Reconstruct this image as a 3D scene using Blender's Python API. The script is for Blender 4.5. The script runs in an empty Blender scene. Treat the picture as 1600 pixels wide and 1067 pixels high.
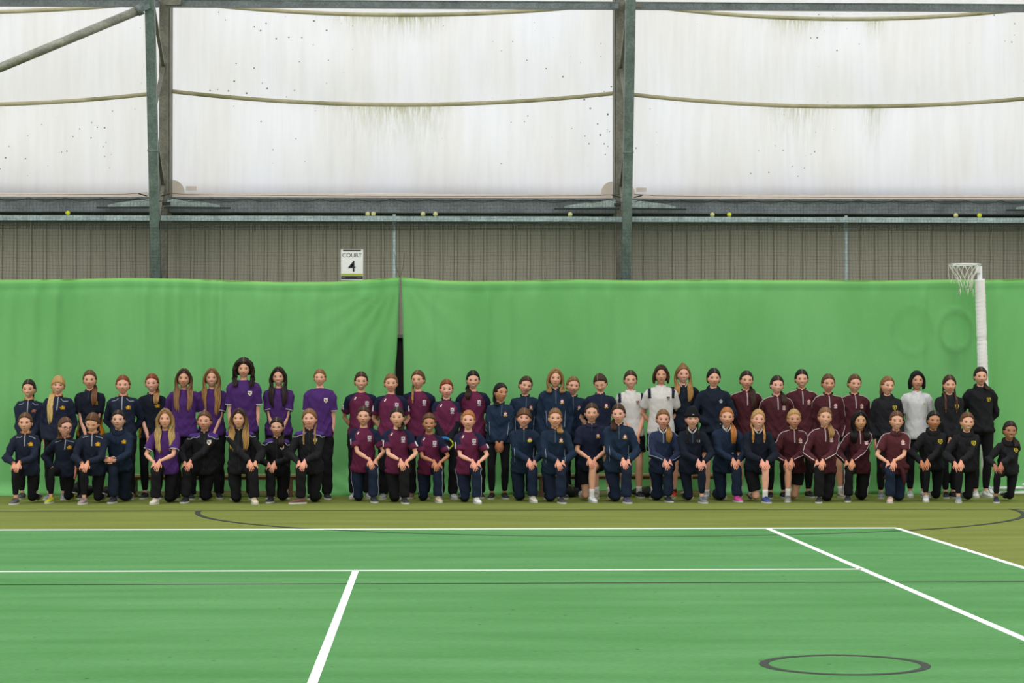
import bpy, bmesh, math, random
import numpy as np
from mathutils import Vector, Matrix
from mathutils.bvhtree import BVHTree
random.seed(7)
SC = bpy.context.scene
COL = SC.collection

# ------------------------------------------------------------------ camera, sky, exposure
F_PX, CAM_H = 3650.0, 1.54
YAW, PITCH = math.atan(131 / F_PX), math.atan(63.5 / F_PX)
cam_data = bpy.data.cameras.new('camera')
cam_data.sensor_width = 36.0
cam_data.lens = F_PX / 1600 * 36
cam_data.clip_end = 300
cam = bpy.data.objects.new('camera', cam_data)
COL.objects.link(cam)
cam.location = (0, 0, CAM_H)
cam.rotation_euler = (math.pi / 2 + PITCH, 0, -YAW)
SC.camera = cam
world = bpy.data.worlds.new('overcast_daylight')
SC.world = world
world.use_nodes = True
wn, wl = world.node_tree.nodes, world.node_tree.links
bg = wn['Background']
# even overcast daylight, a little brighter towards the zenith than at the horizon
w_geo = wn.new('ShaderNodeTexCoord'); w_sep = wn.new('ShaderNodeSeparateXYZ'); w_ramp = wn.new('ShaderNodeValToRGB')
wl.new(w_geo.outputs['Generated'], w_sep.inputs[0]); wl.new(w_sep.outputs['Z'], w_ramp.inputs['Fac']); wl.new(w_ramp.outputs['Color'], bg.inputs['Color'])
w_ramp.color_ramp.elements[0].position = 0.0; w_ramp.color_ramp.elements[0].color = (1.06, 1.07, 1.09, 1)
w_ramp.color_ramp.elements[1].position = 1.0; w_ramp.color_ramp.elements[1].color = (1.25, 1.26, 1.28, 1)
bg.inputs['Strength'].default_value = 1.0
# the roof's fabric glows with daylight over the court: a wide, soft light from above and slightly in front
sun_d = bpy.data.lights.new('roof_daylight', 'SUN'); sun_d.energy = 0.55; sun_d.angle = math.radians(50)
sun = bpy.data.objects.new('roof_daylight', sun_d); COL.objects.link(sun)
sun.rotation_euler = (math.radians(32), math.radians(-14), 0)
SC.view_settings.view_transform = 'Standard'
SC.view_settings.look = 'None'
SC.view_settings.exposure = 0.0
SC.view_settings.gamma = 1.0
SC.view_settings.use_curve_mapping = False

# ------------------------------------------------------------------ helpers
FWD = Vector((math.sin(YAW) * math.cos(PITCH), math.cos(YAW) * math.cos(PITCH), math.sin(PITCH)))
RGT = Vector((math.cos(YAW), -math.sin(YAW), 0))
UPV = RGT.cross(FWD)
CAMP = Vector((0, 0, CAM_H))
def ray(px, py): return FWD + RGT * ((px - 800) / F_PX) + UPV * ((533.5 - py) / F_PX)
def at(px, py, d):
    r = ray(px, py); return CAMP + r * (d / r.y)
def floor_at(px, py):
    r = ray(px, py); return CAMP + r * (-CAM_H / r.z)

def C(h):
    h = h.lstrip('#'); v = [int(h[i:i + 2], 16) / 255 for i in (0, 2, 4)]
    return tuple((c / 12.92 if c <= .04045 else ((c + .055) / 1.055) ** 2.4) for c in v)

def nodes_of(name):
    m = bpy.data.materials.new(name); m.use_nodes = True
    n, l = m.node_tree.nodes, m.node_tree.links
    return m, n, l, n['Principled BSDF']

def noise(n, l, scale, detail=3, coord='Object', sc=None, rough=.5):
    tc = n.new('ShaderNodeTexCoord'); t = n.new('ShaderNodeTexNoise')
    t.inputs['Scale'].default_value = scale; t.inputs['Detail'].default_value = detail; t.inputs['Roughness'].default_value = rough
    if sc:
        mp = n.new('ShaderNodeMapping'); mp.inputs['Scale'].default_value = sc
        l.new(tc.outputs[coord], mp.inputs[0]); l.new(mp.outputs[0], t.inputs['Vector'])
    else: l.new(tc.outputs[coord], t.inputs['Vector'])
    return t.outputs['Fac']

def ramp(n, l, src, stops):
    r = n.new('ShaderNodeValToRGB'); e = r.color_ramp.elements
    while len(e) < len(stops): e.new(.5)
    for i, (p, c) in enumerate(stops):
        e[i].position = p; e[i].color = (*c[:3], 1) if len(c) >= 3 else (c[0],) * 3 + (1,)
    l.new(src, r.inputs['Fac']); return r.outputs['Color']

def mix(n, l, fac, a, b, mode='MIX'):
    m = n.new('ShaderNodeMix'); m.data_type = 'RGBA'; m.blend_type = mode
    if isinstance(fac, (int, float)): m.inputs[0].default_value = fac
    else: l.new(fac, m.inputs[0])
    for i, v in ((6, a), (7, b)):
        if isinstance(v, tuple): m.inputs[i].default_value = (*v[:3], 1)
        else: l.new(v, m.inputs[i])
    return m.outputs[2]

def bump(n, l, p, src, strength=.2, dist=.01):
    b = n.new('ShaderNodeBump'); b.inputs['Strength'].default_value = strength; b.inputs['Distance'].default_value = dist
    l.new(src, b.inputs['Height']); l.new(b.outputs['Normal'], p.inputs['Normal'])

def plain(name, col, rough=.6, metal=0, var=.12, scale=8, bmp=0, bscale=60, sc=None):
    m, n, l, p = nodes_of(name)
    f = noise(n, l, scale, 4, sc=sc)
    a = tuple(c * (1 - var) for c in col); b = tuple(min(1, c * (1 + var)) for c in col)
    l.new(ramp(n, l, f, [(.3, a), (.7, b)]), p.inputs['Base Color'])
    p.inputs['Roughness'].default_value = rough; p.inputs['Metallic'].default_value = metal
    if bmp: bump(n, l, p, noise(n, l, bscale, 3), bmp, .005)
    return m

def attr_mat(name, rough=.8, nscale=40, var=.1, bmp=.15, bdist=.004, sc=None, spec=.3):
    """procedural surface whose dyed colours come from the mesh's own colour attribute"""
    m, n, l, p = nodes_of(name)
    a = n.new('ShaderNodeAttribute'); a.attribute_name = 'Col'
    f = noise(n, l, nscale, 3, sc=sc)
    g = ramp(n, l, f, [(.3, (1 - var,)), (.7, (1 + var,))])
    l.new(mix(n, l, 1.0, a.outputs['Color'], g, 'MULTIPLY'), p.inputs['Base Color'])
    p.inputs['Roughness'].default_value = rough
    p.inputs['Specular IOR Level'].default_value = spec
    if bmp: bump(n, l, p, f, bmp, bdist)
    return m

class MB:
    """collects simple closed shapes into one mesh"""
    def __init__(s): s.v = []; s.f = []; s.c = []; s.col = None
    def add(s, vs, fs):
        o = len(s.v); s.v.extend(tuple(v) for v in vs); s.f.extend(tuple(i + o for i in f) for f in fs)
        s.c.extend([s.col or (1, 1, 1)] * len(vs)); return s
    def box(s, x0, x1, y0, y1, z0, z1, M=None):
        v = [Vector((x, y, z)) for x in (x0, x1) for y in (y0, y1) for z in (z0, z1)]
        if M: v = [M @ p for p in v]
        return s.add(v, [(0, 1, 3, 2), (4, 6, 7, 5), (0, 4, 5, 1), (2, 3, 7, 6), (0, 2, 6, 4), (1, 5, 7, 3)])
    def beam(s, a, b, w, h, up=Vector((0, 0, 1))):
        a, b = Vector(a), Vector(b); t = (b - a).normalized(); x = t.cross(up)
        if x.length < 1e-3: x = t.cross(Vector((0, 1, 0)))
        x.normalize(); u = x.cross(t)
        v = [p + x * (i * w / 2) + u * (j * h / 2) for p in (a, b) for (i, j) in ((-1, -1), (1, -1), (1, 1), (-1, 1))]
        return s.add(v, [(3, 2, 1, 0), (4, 5, 6, 7), (0, 1, 5, 4), (1, 2, 6, 5), (2, 3, 7, 6), (3, 0, 4, 7)])
    def tube(s, pts, rad, n=8, up=None, cap=True, rnd=False, twist=0):
        """loft of ellipses; rad: r or (side, up) per point"""
        P = [Vector(p) for p in pts]; R = [(r, r) if isinstance(r, (int, float)) else r for r in rad]
        if rnd:
            def ends(p0, p1, r):
                d = (p0 - p1).normalized(); m = min(r)
                return [(p0 + d * m * .75, (r[0] * .55, r[1] * .55)), (p0 + d * m * .4, (r[0] * .87, r[1] * .87))]
            e0 = ends(P[0], P[1], R[0]); e1 = ends(P[-1], P[-2], R[-1])
            P = [e[0] for e in e0] + P + [e[0] for e in reversed(e1)]; R = [e[1] for e in e0] + R + [e[1] for e in reversed(e1)]
        k = len(P); T = []
        for i in range(k):
            t = P[min(i + 1, k - 1)] - P[max(i - 1, 0)]
            T.append(t.normalized() if t.length > 1e-9 else Vector((0, 0, 1)))
        if up is None:
            up_ = Vector((0, -1, 0)) if abs(T[0].y) < .85 else Vector((0, 0, 1))
        else: up_ = Vector(up)
        V = []
        for i in range(k):
            u = up_ - T[i] * up_.dot(T[i])
            if u.length < 1e-4: u = T[i].orthogonal()
            u.normalize()
            if up is None: up_ = u
            sd = T[i].cross(u)
            for j in range(n):
                a = 2 * math.pi * j / n + twist * i
                V.append(P[i] + sd * (R[i][0] * math.cos(a)) + u * (R[i][1] * math.sin(a)))
        Fs = [(i * n + j, i * n + (j + 1) % n, (i + 1) * n + (j + 1) % n, (i + 1) * n + j) for i in range(k - 1) for j in range(n)]
        if cap:
            Fs.append(tuple(range(n - 1, -1, -1))); Fs.append(tuple((k - 1) * n + j for j in range(n)))
        return s.add(V, Fs)
    def ball(s, c, r, nu=12, nv=8, M=None):
        c = Vector(c); rr = (r, r, r) if isinstance(r, (int, float)) else r
        V = [Vector((0, 0, -1))] + [Vector((math.cos(2 * math.pi * j / nu) * math.cos(a), math.sin(2 * math.pi * j / nu) * math.cos(a), math.sin(a)))
             for i in range(1, nv) for a in [-math.pi / 2 + math.pi * i / nv] for j in range(nu)] + [Vector((0, 0, 1))]
        V = [Vector((v.x * rr[0], v.y * rr[1], v.z * rr[2])) for v in V]
        if M: V = [M @ v for v in V]
        V = [c + v for v in V]
        Fs = [(0, 1 + (j + 1) % nu, 1 + j) for j in range(nu)]
        for i in range(nv - 2):
            for j in range(nu):
                a, b = 1 + i * nu + j, 1 + i * nu + (j + 1) % nu
                Fs.append((a, b, b + nu, a + nu))
        last = len(V) - 1; o = 1 + (nv - 2) * nu
        Fs += [(o + j, o + (j + 1) % nu, last) for j in range(nu)]
        return s.add(V, Fs)
    def torus(s, c, R, r, n=24, k=6, M=None, ry=None, a0=0, a1=2 * math.pi):
        c = Vector(c); full = abs(a1 - a0 - 2 * math.pi) < 1e-6
        pts = []
        for i in range(n if full else n + 1):
            a = a0 + (a1 - a0) * i / n; pts.append((math.cos(a) * R, math.sin(a) * (ry or R), a))
        V = []
        for (x, y, a) in pts:
            for j in range(k):
                b = 2 * math.pi * j / k
                p = Vector((x + math.cos(a) * r * math.cos(b), y + math.sin(a) * r * math.cos(b), r * math.sin(b)))
                V.append(c + (M @ p if M else p))
        m = len(pts)
        Fs = [(i * k + j, i * k + (j + 1) % k, ((i + 1) % m) * k + (j + 1) % k, ((i + 1) % m) * k + j) for i in range(m if full else m - 1) for j in range(k)]
        return s.add(V, Fs)
    def mesh(s, name, smooth=True):
        me = bpy.data.meshes.new(name); me.from_pydata([tuple(v) for v in s.v], [], s.f)
        if smooth: me.polygons.foreach_set('use_smooth', [True] * len(me.polygons))
        if s.col is not None or any(c != (1, 1, 1) for c in s.c): set_col(me, np.array(s.c))
        me.update(); return me
    def build(s, name, mat, parent=None, smooth=True):
        return link(name, s.mesh(name, smooth), mat, parent)

def set_col(me, cols):
    a = me.color_attributes.get('Col') or me.color_attributes.new('Col', 'FLOAT_COLOR', 'POINT')
    c = np.ones((len(me.vertices), 4), np.float32); c[:, :3] = cols
    a.data.foreach_set('color', c.ravel())

def link(name, me, mat=None, parent=None):
    o = bpy.data.objects.new(name, me)
    if mat and not me.materials: me.materials.append(mat)
    COL.objects.link(o)
    if parent: o.parent = parent
    return o
def over(o, mat):
    """a copy that shares its mesh but wears its own material"""
    o.material_slots[0].link = 'OBJECT'; o.material_slots[0].material = mat; return o
def thing(name, label, cat, loc=(0, 0, 0), rotz=0, group=None):
    o = bpy.data.objects.new(name, None); o.empty_display_size = .1; COL.objects.link(o); o.location = loc; o.rotation_euler = (0, 0, rotz)
    o['label'] = label; o['category'] = cat
    if group: o['group'] = group
    return o
def tag(o, label, cat, group=None):
    o['label'] = label; o['category'] = cat
    if group: o['group'] = group
    return o
def struct(o): o['kind'] = 'structure'; return o

# ------------------------------------------------------------------ materials of the building
def floor_mat(name, c1, c2, streak=.5):
    m, n, l, p = nodes_of(name)
    f = noise(n, l, 1.2, 5, sc=(.35, 1.6, 1)); g = noise(n, l, 60, 3, sc=(.4, 1.5, 1))
    col = ramp(n, l, f, [(.3, c1), (.7, c2)])
    col = mix(n, l, 1.0, col, ramp(n, l, g, [(.3, (.86,)), (.7, (1.14,))]), 'MULTIPLY')
    tc = n.new('ShaderNodeTexCoord'); v = n.new('ShaderNodeTexVoronoi'); v.inputs['Scale'].default_value = 3.4; v.inputs['Randomness'].default_value = 1
    l.new(tc.outputs['Object'], v.inputs['Vector'])
    sp = ramp(n, l, v.outputs['Distance'], [(.03, (1, 1, 1)), (.055, (0, 0, 0))])
    col = mix(n, l, sp, col, tuple(c * .35 for c in c1))
    l.new(col, p.inputs['Base Color']); p.inputs['Roughness'].default_value = .95; p.inputs['Specular IOR Level'].default_value = .1
    bump(n, l, p, g, .4, .01); return m
M_olive = floor_mat('olive_turf', C('#6f7a38'), C('#818a45'))
M_court = floor_mat('green_court_turf', C('#508a4c'), C('#629a5e'))
M_white_line = plain('white_line_paint', C('#f2f4ee'), .8, var=.06, scale=20)
M_black_line = plain('black_line_paint', C('#2b3327'), .85, var=.15, scale=20)

def steel_mat(name, c, scale=5):
    m, n, l, p = nodes_of(name)
    v = n.new('ShaderNodeTexVoronoi'); v.inputs['Scale'].default_value = 40; tc = n.new('ShaderNodeTexCoord'); l.new(tc.outputs['Object'], v.inputs['Vector'])
    f = noise(n, l, scale, 6, rough=.65)
    a = ramp(n, l, f, [(.3, tuple(x * .7 for x in c)), (.5, c), (.72, tuple(min(1, x * 1.35) for x in c))])
    g = ramp(n, l, v.outputs['Color'], [(.2, (.85,)), (.8, (1.15,))])
    l.new(mix(n, l, 1, a, g, 'MULTIPLY'), p.inputs['Base Color'])
    p.inputs['Metallic'].default_value = .35; p.inputs['Roughness'].default_value = .55; return m
M_steel = steel_mat('galvanised_steel', C('#6b7a74'))
M_steel_d = steel_mat('weathered_purlin_steel', C('#6d7474'), 3)
M_rail = steel_mat('pale_galvanised_rail', C('#a3b5b2'))
M_stay = steel_mat('pale_stay_steel', C('#95a39d'))
M_chord = steel_mat('brown_grey_steel', C('#6f6d60'))
M_tube = steel_mat('brace_tube_steel', C('#8d8d80'))

def fabric_mat(name, beige=False):
    m, n, l, p = nodes_of(name)
    big = noise(n, l, .9, 3, sc=(1.6, 1, .45)); streak = noise(n, l, 3.0, 5, sc=(3.2, 1, .22), rough=.7)
    tc = n.new('ShaderNodeTexCoord')
    base = (.62, .55, .40) if beige else (.95, .955, .975)
    warm = (.52, .46, .32) if beige else (.91, .895, .865)
    col = mix(n, l, ramp(n, l, big, [(.35, (0,)), (.65, (1,))]), base, warm)
    col = mix(n, l, 1, col, ramp(n, l, streak, [(.25, (.95,)), (.6, (1.03,))]), 'MULTIPLY')
    if not beige:
        # bird-drop and mould specks
        v = n.new('ShaderNodeTexVoronoi'); v.inputs['Scale'].default_value = 8.0; l.new(tc.outputs['Object'], v.inputs['Vector'])
        dens = ramp(n, l, noise(n, l, .55, 2), [(.44, (0,)), (.75, (.5,))])
        k = n.new('ShaderNodeMath'); k.operation = 'MULTIPLY'; l.new(dens, k.inputs[0]); k.inputs[1].default_value = .36
        lt = n.new('ShaderNodeMath'); lt.operation = 'LESS_THAN'; l.new(v.outputs['Distance'], lt.inputs[0]); l.new(k.outputs[0], lt.inputs[1])
        col = mix(n, l, lt.outputs[0], col, (.22, .24, .22))
        a = n.new('ShaderNodeAttribute'); a.attribute_name = 'Col'   # algae runs below the seams
        st = noise(n, l, 9, 5, sc=(4, 1, .25), rough=.8)
        mul = n.new('ShaderNodeMath'); mul.operation = 'MULTIPLY'; l.new(a.outputs['Fac'], mul.inputs[0]); l.new(ramp(n, l, st, [(.35, (0,)), (.62, (1,))]), mul.inputs[1])
        col = mix(n, l, mul.outputs[0], col, (.42, .42, .20))
    else:
        alg = noise(n, l, 1.3, 4); alg2 = ramp(n, l, alg, [(.52, (0,)), (.68, (.7,))])
        col = mix(n, l, alg2, col, (.22, .26, .08))
    d = n.new('ShaderNodeBsdfDiffuse'); t = n.new('ShaderNodeBsdfTranslucent'); ms = n.new('ShaderNodeMixShader')
    l.new(col, d.inputs[0]); l.new(col, t.inputs[0]); ms.inputs[0].default_value = .82
    l.new(d.outputs[0], ms.inputs[1]); l.new(t.outputs[0], ms.inputs[2]); l.new(ms.outputs[0], n['Material Output'].inputs[0])
    return m
M_fabric = fabric_mat('translucent_wall_fabric')
def seam_mat():
    m, n, l, p = nodes_of('beige_welded_seam')
    f = noise(n, l, 1.1, 4); g = noise(n, l, 7, 4)
    c = ramp(n, l, g, [(.3, C('#b0a783')), (.7, C('#c2ba9a'))])
    c = mix(n, l, ramp(n, l, f, [(.50, (0,)), (.66, (.65,))]), c, C('#6f7136'))
    l.new(c, p.inputs['Base Color']); p.inputs['Roughness'].default_value = .7; return m
M_seam = seam_mat()
M_hem = plain('fabric_hem', C('#e8dac8'), .8, var=.05)

def clad_mat():
    m, n, l, p = nodes_of('taupe_cladding')
    f = noise(n, l, 1.5, 5, sc=(1, 1, .5)); h = noise(n, l, 14, 4)
    c = ramp(n, l, f, [(.3, C('#a39e8a')), (.7, C('#b3ad99'))])
    c = mix(n, l, 1, c, ramp(n, l, h, [(.3, (.94,)), (.7, (1.06,))]), 'MULTIPLY')
    l.new(c, p.inputs['Base Color']); p.inputs['Roughness'].default_value = .5; return m
M_clad = clad_mat()
M_dado = plain('black_lower_wall', C('#14140f'), .9)
M_sill = plain('grey_sill', C('#77756c'), .7)
M_dark = plain('dark_gap', C('#26302c'), .8)

# ------------------------------------------------------------------ floor and court markings
fl = struct(MB().box(-24, 24, -4, 42, -.25, 0).build('floor', M_olive, smooth=False))
XR, XL = floor_at(1400, 825).x, floor_at(1400, 825).x - 10.97
YB = floor_at(1400, 825).y; YS = floor_at(1340, 889.5).y
XS = XR - 1.372; XC = floor_at(522, 980).x
MB().box(XL, XR, 0.0, YB, 0, .003).build('court_surface', M_court, fl, False)
def line(x0, x1, y0, y1, mat=M_white_line, name='court_line', z=.006): return MB().box(x0, x1, y0, y1, .003, z).build(name, mat, fl, False)
line(XL, XR, YB - .11, YB + .02)
line(XL + 1.37, XS, YS - .07, YS)
line(XS - .03, XS + .03, .5, YB - .11)
line(XR - .04, XR + .02, .5, YB - .11)
line(XC - .027, XC + .027, .5, YS - .07)
YG = floor_at(800, 797).y; YT = floor_at(800, 911.5).y; XG = floor_at(950, 797).x
line(XG - 7.6, XG + 7.6, YG - .055, YG + .0, M_black_line, 'netball_line', .0045)
line(XG - 7.6, XG + 7.6, YT - .05, YT + .0, M_black_line, 'netball_line', .0052)
def ringline(cx, cy, r, w, a0, a1, n, name):
    m = MB(); V = []
    for i in range(n + 1):
        a = a0 + (a1 - a0) * i / n
        for rr in (r - w / 2, r + w / 2):
            for z in (.0, .0055): V.append((cx + rr * math.cos(a), cy + rr * math.sin(a), z))
    Fs = []
    for i in range(n):
        o = i * 4; q = o + 4
        Fs += [(o + 1, o + 3, q + 3, q + 1), (o, o + 1, q + 1, q), (o + 2, q + 2, q + 3, o + 3)]
    Fs += [(0, 2, 3, 1), (n * 4, n * 4 + 1, n * 4 + 3, n * 4 + 2)]
    return m.add(V, Fs).build(name, M_black_line, fl, False)
ringline(XG, YG, 4.9, .06, math.pi, 2 * math.pi, 120, 'goal_circle_line')
cc = floor_at(1319.5, 1039.5); ringline(cc.x, cc.y, .437, .05, 0, 2 * math.pi, 72, 'centre_circle_line')

# ------------------------------------------------------------------ back wall
YF = 34.0           # fabric
YCL = 34.05         # cladding
def z_at(py, d): return at(800, py, d).z
wall = MB(); wall.box(-17.2, 16.2, YCL + .1, YCL + .25, 0, 4.3)
wall = struct(wall.build('wall_back', M_dado, smooth=False))
z_sill = z_at(528, YCL)
MB().box(-17.2, 16.2, YCL - .06, YCL + .1, z_sill, z_sill + .05).build('sill', M_sill, wall, False)
MB().box(-17.2, 16.2, YCL, YCL + .1, 0, z_sill).build('lower_wall', M_dado, wall, False)
# one corrugated pan with the raised rib at its side
def pan_mesh():
    w = .2125; z0, z1 = z_sill + .05, 4.1
    prof = [(0, 0), (.014, -.034), (.042, -.034), (.054, 0), (.13, 0), (.134, -.002), (.138, 0), (w - .003, 0), (w, .003)]
    V = [(x, y, z) for (x, y) in prof for z in (z0, z1)]
    back = [(x, .02, z) for x in (0, w) for z in (z0, z1)]
    k = len(prof); Fs = [(2 * i, 2 * i + 2, 2 * i + 3, 2 * i + 1) for i in range(k - 1)]
    o = len(V); Fs += [(o, o + 1, o + 3, o + 2), (0, 1, o + 1, o), (2 * k - 2, o + 2, o + 3, 2 * k - 1)]
    return MB().add(V + back, Fs).mesh('cladding_panel', False)
pm = pan_mesh(); x = -16.836
while x < 15.8:
    o = link('cladding_panel', pm, M_clad, wall); o.location = (x, YCL, 0); x += .2125

# ---- columns: lattice frames, front chord leaning inwards above 3 m
XCOL = [-16.88, -10.33, -3.78, 2.765, 9.315, 15.865]
NB = len(XCOL) - 1
TRIM = [0]
def trim(): TRIM[0] += 1; return 'trim_%d' % TRIM[0]
Z1, Z2 = 3.0, 7.6
def front_y(z): return 32.6 if z < Z1 else 32.6 - (z - Z1) * .215
for i, X in enumerate(XCOL):
    c = MB()
    c.beam((X, 32.6, 0), (X, 32.6, Z1), .13, .14, Vector((0, 1, 0)))
    c.beam((X, 32.6, Z1 - .02), (X, front_y(Z2), Z2), .13, .14, Vector((0, 1, 0)))
    c = struct(c.build(trim(), M_steel, smooth=False))
    MB().beam((X, 33.5, 0), (X, 33.5, Z2), .12, .12, Vector((0, 1, 0))).build('rear_chord', M_chord, c, False)
    # web braces zigzag between the chords
    zs = [.2, 1.1, 2.0, 2.75, 3.5, 4.35, 5.2, 6.05, 6.9]
    for j in range(len(zs) - 1):
        a, b = (zs[j], zs[j + 1]) if j % 2 == 0 else (zs[j + 1], zs[j])
        MB().beam((X + .0, front_y(a) + .06, a), (X, 33.44, b), .06, .045, Vector((1, 0, 0))).build('web_brace', M_chord, c, False)
    MB().box(X - .075, X + .075, 33.57, YF - .02, 4.15, Z2).build('fabric_edge_strip', M_chord, c, False)
    for zz in (4.72, 6.83):
        zc = zz; MB().box(X - .072, X + .072, front_y(zc) - .08, front_y(zc) + .08, zc - .012, zc + .012).build('splice_plate', M_steel, c, False)

# ---- fabric panels with sagging welded seams
def seam_z(py_end, py_mid, X0, X1):
    a, b = z_at(py_end, YF), z_at(py_mid, YF)
    return lambda x: b + (a - b) * (2 * (x - (X0 + X1) / 2) / (X1 - X0)) ** 2
z_hem0, z_hem1 = z_at(308.5, YF), z_at(303.5, YF)
for i in range(NB):
    X0, X1 = XCOL[i], XCOL[i + 1]
    f1 = seam_z(144.5, 164.5, X0, X1) if i != 1 else seam_z(146, 168, X0, X1)
    f2 = seam_z(4, 24.5, X0, X1)
    if i == 3: f2 = seam_z(2, 27, X0, X1)
    levels = [lambda x: z_hem1, f1, f2, lambda x: 8.6]
    for k in range(3):
        nx, nz = 60, 26; V = []; A = []
        ph = random.random() * 6
        for b in range(nz + 1):
            for a in range(nx + 1):
                x = X0 + .06 + (X1 - X0 - .12) * a / nx
                lo, hi = levels[k](x), levels[k + 1](x)
                t = b / nz; z = lo + (hi - lo) * t
                u = (x - X0) / (X1 - X0)
                y = YF + .10 * math.sin(math.pi * t) * math.sin(math.pi * u) + .012 * math.sin(9 * u + 5 * t + ph) * math.sin(math.pi * u)
                V.append((x, y, z))
                s = math.exp(-((u - .47) / .10) ** 2) * .9 + math.exp(-((u - .56) / .05) ** 2)
                if i == 3: s = math.exp(-((u - .40) / .07) ** 2) * .8 + math.exp(-((u - .575) / .025) ** 2) * .9
                drop = (hi - z)
                A.append(min(1, s) * max(0, (1 - drop / (.95 if k == 0 else .5))) ** 1.6 * (.75 if k < 2 else 0) + (.8 * s * math.exp(-drop / .05) if k < 2 else 0))
        nf = [(b * (nx + 1) + a, b * (nx + 1) + a + 1, (b + 1) * (nx + 1) + a + 1, (b + 1) * (nx + 1) + a) for b in range(nz) for a in range(nx)]
        me = bpy.data.meshes.new('fabric_panel'); me.from_pydata(V, [], nf); me.polygons.foreach_set('use_smooth', [True] * len(nf))
        set_col(me, np.array(A)[:, None].clip(0, 1).repeat(3, 1))
        link('fabric_panel', me, M_fabric, wall)
        if k:
            m = MB(); w = .029; pts = []
            for a in range(49):
                x = X0 + .05 + (X1 - X0 - .1) * a / 48; zc = levels[k](x)
                pts.append((x, zc))
            V = [(x, y, z + dz) for (x, z) in pts for (y, dz) in ((YF - .012, -w), (YF - .012, w), (YF - .002, w), (YF - .002, -w))]
            Fs = [(q * 4 + j, q * 4 + (j + 1) % 4, q * 4 + 4 + (j + 1) % 4, q * 4 + 4 + j) for q in range(48) for j in range(4)]
            m.add(V, Fs).build('welded_seam', M_seam, wall)
    MB().box(X0 + .05, X1 - .05, YF - .03, YF - .005, z_hem0 - .03, z_hem1).build('fabric_hem', M_hem, wall, False)
    for X, s in ((X0, 1), (X1, -1)):      # rounded beige patch at the foot of each column, small maker's plate
        m = MB(); n = 14; V = [(X + s * .08, YF - .034, z_hem1)]
        V += [(X + s * (.08 + .17 * math.cos(a)), YF - .034, z_hem1 + .19 * math.sin(a)) for a in [math.pi / 2 * q / n for q in range(n + 1)]]
        V += [(v[0], YF - .008, v[2]) for v in V]; k = n + 2
        Fs = [tuple(range(k)), tuple(range(2 * k - 1, k - 1, -1))] + [(q, (q + 1) % k, (q + 1) % k + k, q + k) for q in range(k)]
        m.add(V, Fs).build('corner_patch', M_hem, wall, False)
    MB().box(X0 + .27, X0 + .42, YF - .03, YF - .015, z_hem1 + .04, z_hem1 + .10).build('corner_plate', M_hem, wall, False)

# ---- horizontal steel: eaves beam, ball-catching rail, top purlin
for i in range(NB):
    X0, X1 = XCOL[i] + .07, XCOL[i + 1] - .07
    b = MB().box(X0, X1, 33.62, 33.9, z_at(333, 33.62), z_at(309.5, 33.62)).build(trim(), M_steel_d, smooth=False)
    struct(b)
    b2 = MB(); zb, zt = z_at(333, 33.62), z_at(309.5, 33.62)
    b2.box(X0, X1, 33.585, 33.62, zt - .03, zt); b2.box(X0, X1, 33.585, 33.62, zb, zb + .012)
    b2.build('beam_lip', M_steel_d, b, False)
    MB().box(X0, X1, 33.93, 34.03, 3.86, zb + .02).build('dark_gap', M_dark, b, False)  # dark strip standing in for the shade in the gap between beam and rail
    for X, s in ((XCOL[i], 1), (XCOL[i + 1], -1)):          # flat raking stays from the column to the beam
        d = 33.45
        zc_ = z_at(319, d); m = MB(); V = [(X + s * a_, d - .25 + (a_ - .09) * .5 + b_, zc_ + h_) for (a_, h0, h1) in ((.09, -.06, .05), (.60, -.05, .015), (.80, -.045, -.02)) for b_ in (-.02, .02) for h_ in (h0, h1)]
        m.add(V, [(0, 1, 3, 2), (8, 10, 11, 9)] + [(i_ * 4 + a_, i_ * 4 + 4 + a_, i_ * 4 + 4 + b_, i_ * 4 + b_) for i_ in (0, 1) for a_, b_ in ((0, 1), (1, 3), (3, 2), (2, 0))])
        m.build('raking_stay', M_stay, b, False)
        MB().beam((X + s * .05, d - .3, z_at(324, d) - .04), (X + s * .95, 33.52, z_at(324.5, d) - .01), .03, .022).build('stay_rod', M_dark, b, False)
        MB().box(X + s * .07 - .05, X + s * .07 + .06, d - .3, d - .2, z_at(316, d) - .07, z_at(316, d) - .03).build('shackle', M_dark, b, False)
RY = 33.25
zr0, zr1 = z_at(346, RY), z_at(338, RY)
for i in range(NB):
    r = struct(MB().box(XCOL[i] + .0, XCOL[i + 1] - .0, RY, RY + .09, zr0, zr1).build(trim(), M_rail, smooth=False))
for j, px in enumerate((616, 1322)):
    p = at(px, 340, RY + .12)
    struct(MB().tube([(p.x, RY + .12, 0), (p.x, RY + .12, zr1 + .03)], [.024, .024], 10).build(trim(), M_rail))
for i in range(NB):
    z0, z1 = z_at(12.5, 33.2), z_at(3, 33.2)
    pu = MB().box(XCOL[i] + .05, XCOL[i + 1] - .05, 33.2, 33.34, z0, z1 - .0).build(trim(), M_steel_d, smooth=False)
    struct(pu)
    MB().box(XCOL[i] + .05, XCOL[i + 1] - .05, 33.19, 33.42, z1, z1 + .012).build('top_flange', M_steel, pu, False)
    for X, s in ((XCOL[i], 1), (XCOL[i + 1], -1)):
        MB().box(X + s * .1 - .06, X + s * .1 + .12 * s + .06, 33.14, 33.2, z0 + .01, z1 - .01).build('purlin_cleat', M_chord, pu, False)
# tubular brace at top left
a, b = at(216, 16.5, 31.7), at(-160, 172, 31.4)
br = struct(MB().tube([a, b], [.062, .062], 20).build(trim(), M_tube))
d = (a - b).normalized()
MB().tube([a - d * .02, a + d * .06], [.075, .075], 14).build('brace_collar', M_steel_d, br)
MB().beam(a, a + d * .17, .02, .07).build('brace_lug', M_steel, br, False)

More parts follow.
